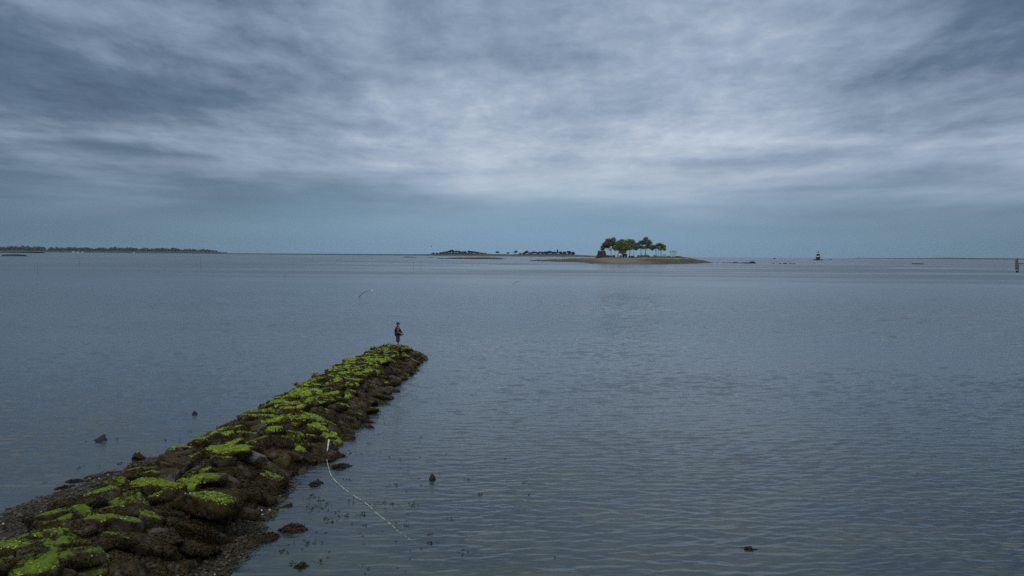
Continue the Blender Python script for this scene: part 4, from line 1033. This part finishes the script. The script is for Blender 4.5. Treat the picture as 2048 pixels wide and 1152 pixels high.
def limb(mb, pts, rads):
    for i in range(len(pts) - 1):
        a, b = Vector(pts[i]), Vector(pts[i + 1]); mb.tube([a, b], [rads[i], rads[i + 1]], 14)
    for p, r in zip(pts, rads): mb.ball(p, r, 14, 10)
STAND_Z = 0.90
pf = P(795.5, 693.5, 57.2); pf.z = STAND_Z
FACE = rad(18)                # facing right and a little away from the camera
pe = empty('person', pf, FACE)
pe.scale = (1.05, 1.05, 1.05)
tag(pe, 'person in navy cap, black jacket, blue shorts standing on the far end of the breakwater', 'person')
# local axes: +x = forward, -y = the side towards the camera
bd = MB()
for s in (-1, 1):
    fx = -0.04 if s < 0 else 0.06
    limb(bd, [(0.0, s * .09, .90), (fx * .5 + .02, s * .10, .50), (fx, s * .11, .10)], [.085, .055, .040])
    bd.ball((fx - .02, s * .11, .30), .055, sc=(.9, .9, 1.6)); bd.ball((fx + .07, s * .12, .045), .042, sc=(2.6, 1.0, .9))
bd.ball((0, 0, .95), .15, 16, 12, (0.8, 1.1, 1.0)); bd.ball((0, 0, 1.20), .15, 16, 12, (0.78, 1.1, 1.3)); bd.ball((0, 0, 1.36), .13, 16, 12, (0.72, 1.35, .7))
limb(bd, [(0, 0, 1.38), (.02, 0, 1.52)], [.062, .055])
bd.ball((.03, 0, 1.625), .10, 18, 14, (1.0, .78, 1.18)); bd.ball((.065, 0, 1.565), .055, 12, 10, (1, .85, .8))      # skull, jaw
bd.ball((.135, 0, 1.605), .017, 8, 6, (1.1, .8, 1.4))                                                               # nose
for s in (-1, 1): bd.ball((.02, s * .08, 1.61), .028, 8, 6, (.8, .4, 1.2))
bd.ball((.118, 0, 1.565), .014, 8, 6, (.7, 1.6, .5))
def arm(s, el, wr, hx):
    limb(bd, [(-.01, s * .20, 1.38), el, wr], [.052, .040, .027])
    w_ = Vector(wr); fwd = Vector(hx).normalized(); side = Vector((0, 1, 0)).cross(fwd).normalized()
    pc = w_ + fwd * .055; bd.ball(pc, .040, 10, 8, (1.1, .5, .9))
    for q_ in range(4):
        b0 = pc + fwd * .03 + side * (.027 - .018 * q_); L = (.034, .040, .037, .028)[q_]
        c = b0 + fwd * L; e = c + (fwd + Vector((0, -s * .6, -.3))) * L * .6
        limb(bd, [b0, c, e], [.0095, .009, .008])
    b0 = w_ + fwd * .02 + side * .03; limb(bd, [b0, b0 + (fwd + side) * .022, b0 + (fwd * 1.6 + side) * .032], [.011, .010, .009])
arm(-1, (-.03, -.26, 1.09), (.17, -.25, .985), (1, 0, -.15))
arm(1, (-.05, .25, 1.10), (.14, .27, 1.00), (1, .1, -.2))
fused(bd, 'body', M_SKIN, pe, 0.008)
hr = MB(); hr.ball((.0, 0, 1.60), .098, 14, 10, (.95, .84, .9)); hr.build('hair', M_HAIR, pe)
for s in (-1, 1): MB().ball((.119, s * .032, 1.625), .011, 8, 6).build('eye', M_DARK, pe)
jk = MB(); jk.ball((-.01, 0, 1.36), .175, 18, 12, (.72, 1.28, .62)); jk.ball((-.03, 0, 1.18), .215, 18, 12, (.95, 1.12, 1.10)); jk.ball((-.03, 0, .96), .215, 18, 12, (.95, 1.05, 1.0))
jk.tube([(0, 0, 1.43), (.02, 0, 1.48)], [.10, .075], 14)
limb(jk, [(-.02, -.17, 1.39), (-.06, -.22, 1.22)], [.075, .07]); limb(jk, [(-.02, .18, 1.39), (-.05, .25, 1.10), (.10, .27, 1.02)], [.075, .065, .05])
fused(jk, 'jacket', M_BLACK, pe, 0.014)
# front of the jacket held out forward and down
fl = MB(); A_ = [(.07, -.10, 1.44), (.10, .12, 1.44), (.20, .13, 1.22), (.40, .05, .93), (.43, -.02, .90), (.36, -.10, .86), (.16, -.14, .80), (.05, -.17, .82), (.04, -.17, 1.15)]
B_ = [(x - .03, y + .07, z) for x, y, z in A_]; n_ = len(A_)
fl.raw(A_ + B_, [tuple(range(n_))[::-1], tuple(range(n_, 2 * n_))] + [(i, (i + 1) % n_, n_ + (i + 1) % n_, n_ + i) for i in range(n_)])
fused(fl, 'jacket_front', M_BLACK, pe, 0.012)
sl = MB(); limb(sl, [(-.0, -.235, 1.37), (-.01, -.275, 1.16)], [.068, .062]); fused(sl, 'sleeve', M_RED, pe, 0.012)
sh = MB(); sh.ball((0, 0, .84), .17, 16, 12, (.85, 1.12, .8))
for s in (-1, 1): sh.tube([(0, s * .085, .86), (.01, s * .10, .62), (.0 + .01 * s, s * .105, .40)], [.125, .115, .118], 16)
fused(sh, 'shorts', M_BLUE, pe, 0.012)
cpb = MB(); cpb.ball((.015, 0, 1.665), .112, 18, 12, (1.0, .86, .80)); fused(cpb, 'cap', M_NAVY, pe, 0.010)
br_ = MB(); br_.ball((.135, 0, 1.665), .075, 14, 8, (1.2, .9, .14)); br_.build('brim', M_NAVY, pe)
for s in (-1, 1):
    fx = -0.04 if s < 0 else 0.06
    so = MB(); so.ball((fx + .06, s * .12, .022), .05, 14, 8, (2.7, 1.0, .42)); so.tube([(fx + .08, s * .12 - .05, .03), (fx + .08, s * .12, .10), (fx + .08, s * .12 + .05, .03)], .015, 6); so.build('sandal', M_SHOE, pe)
# flat stone under the feet
V, Fc = boulder((0.75, 0.6, 0.35), 4, 9, 20, seed=3); V[:, 2] = np.minimum(V[:, 2], 0.20)
o = mesh_obj('boulder', V, Fc, M_HALF, bw, loc=tuple(np.array([pf.x, pf.y, STAND_Z - 0.20]) - BO)); o['label'] = 'flat boulder under the standing person'

# ------------------------------------------------------------------ haze
zt = 120.0
hz = MB().box((-12500, -12500, -4.5), (12500, 12500, zt)).build('haze', None, None, False)
hm = bpy.data.materials.new('thin_sea_haze'); hm.use_nodes = True; ht = NT(hm.node_tree); ht.n.clear()
pv = ht.new('ShaderNodeVolumePrincipled'); pv.inputs['Color'].default_value = (0.62, 0.78, 0.92, 1); pv.inputs['Density'].default_value = 1.6e-5
pv.inputs['Anisotropy'].default_value = 0.3
oo = ht.new('ShaderNodeOutputMaterial'); ht.l.new(pv.outputs[0], oo.inputs['Volume'])
hz.data.materials.append(hm); tag(hz, kind='stuff')
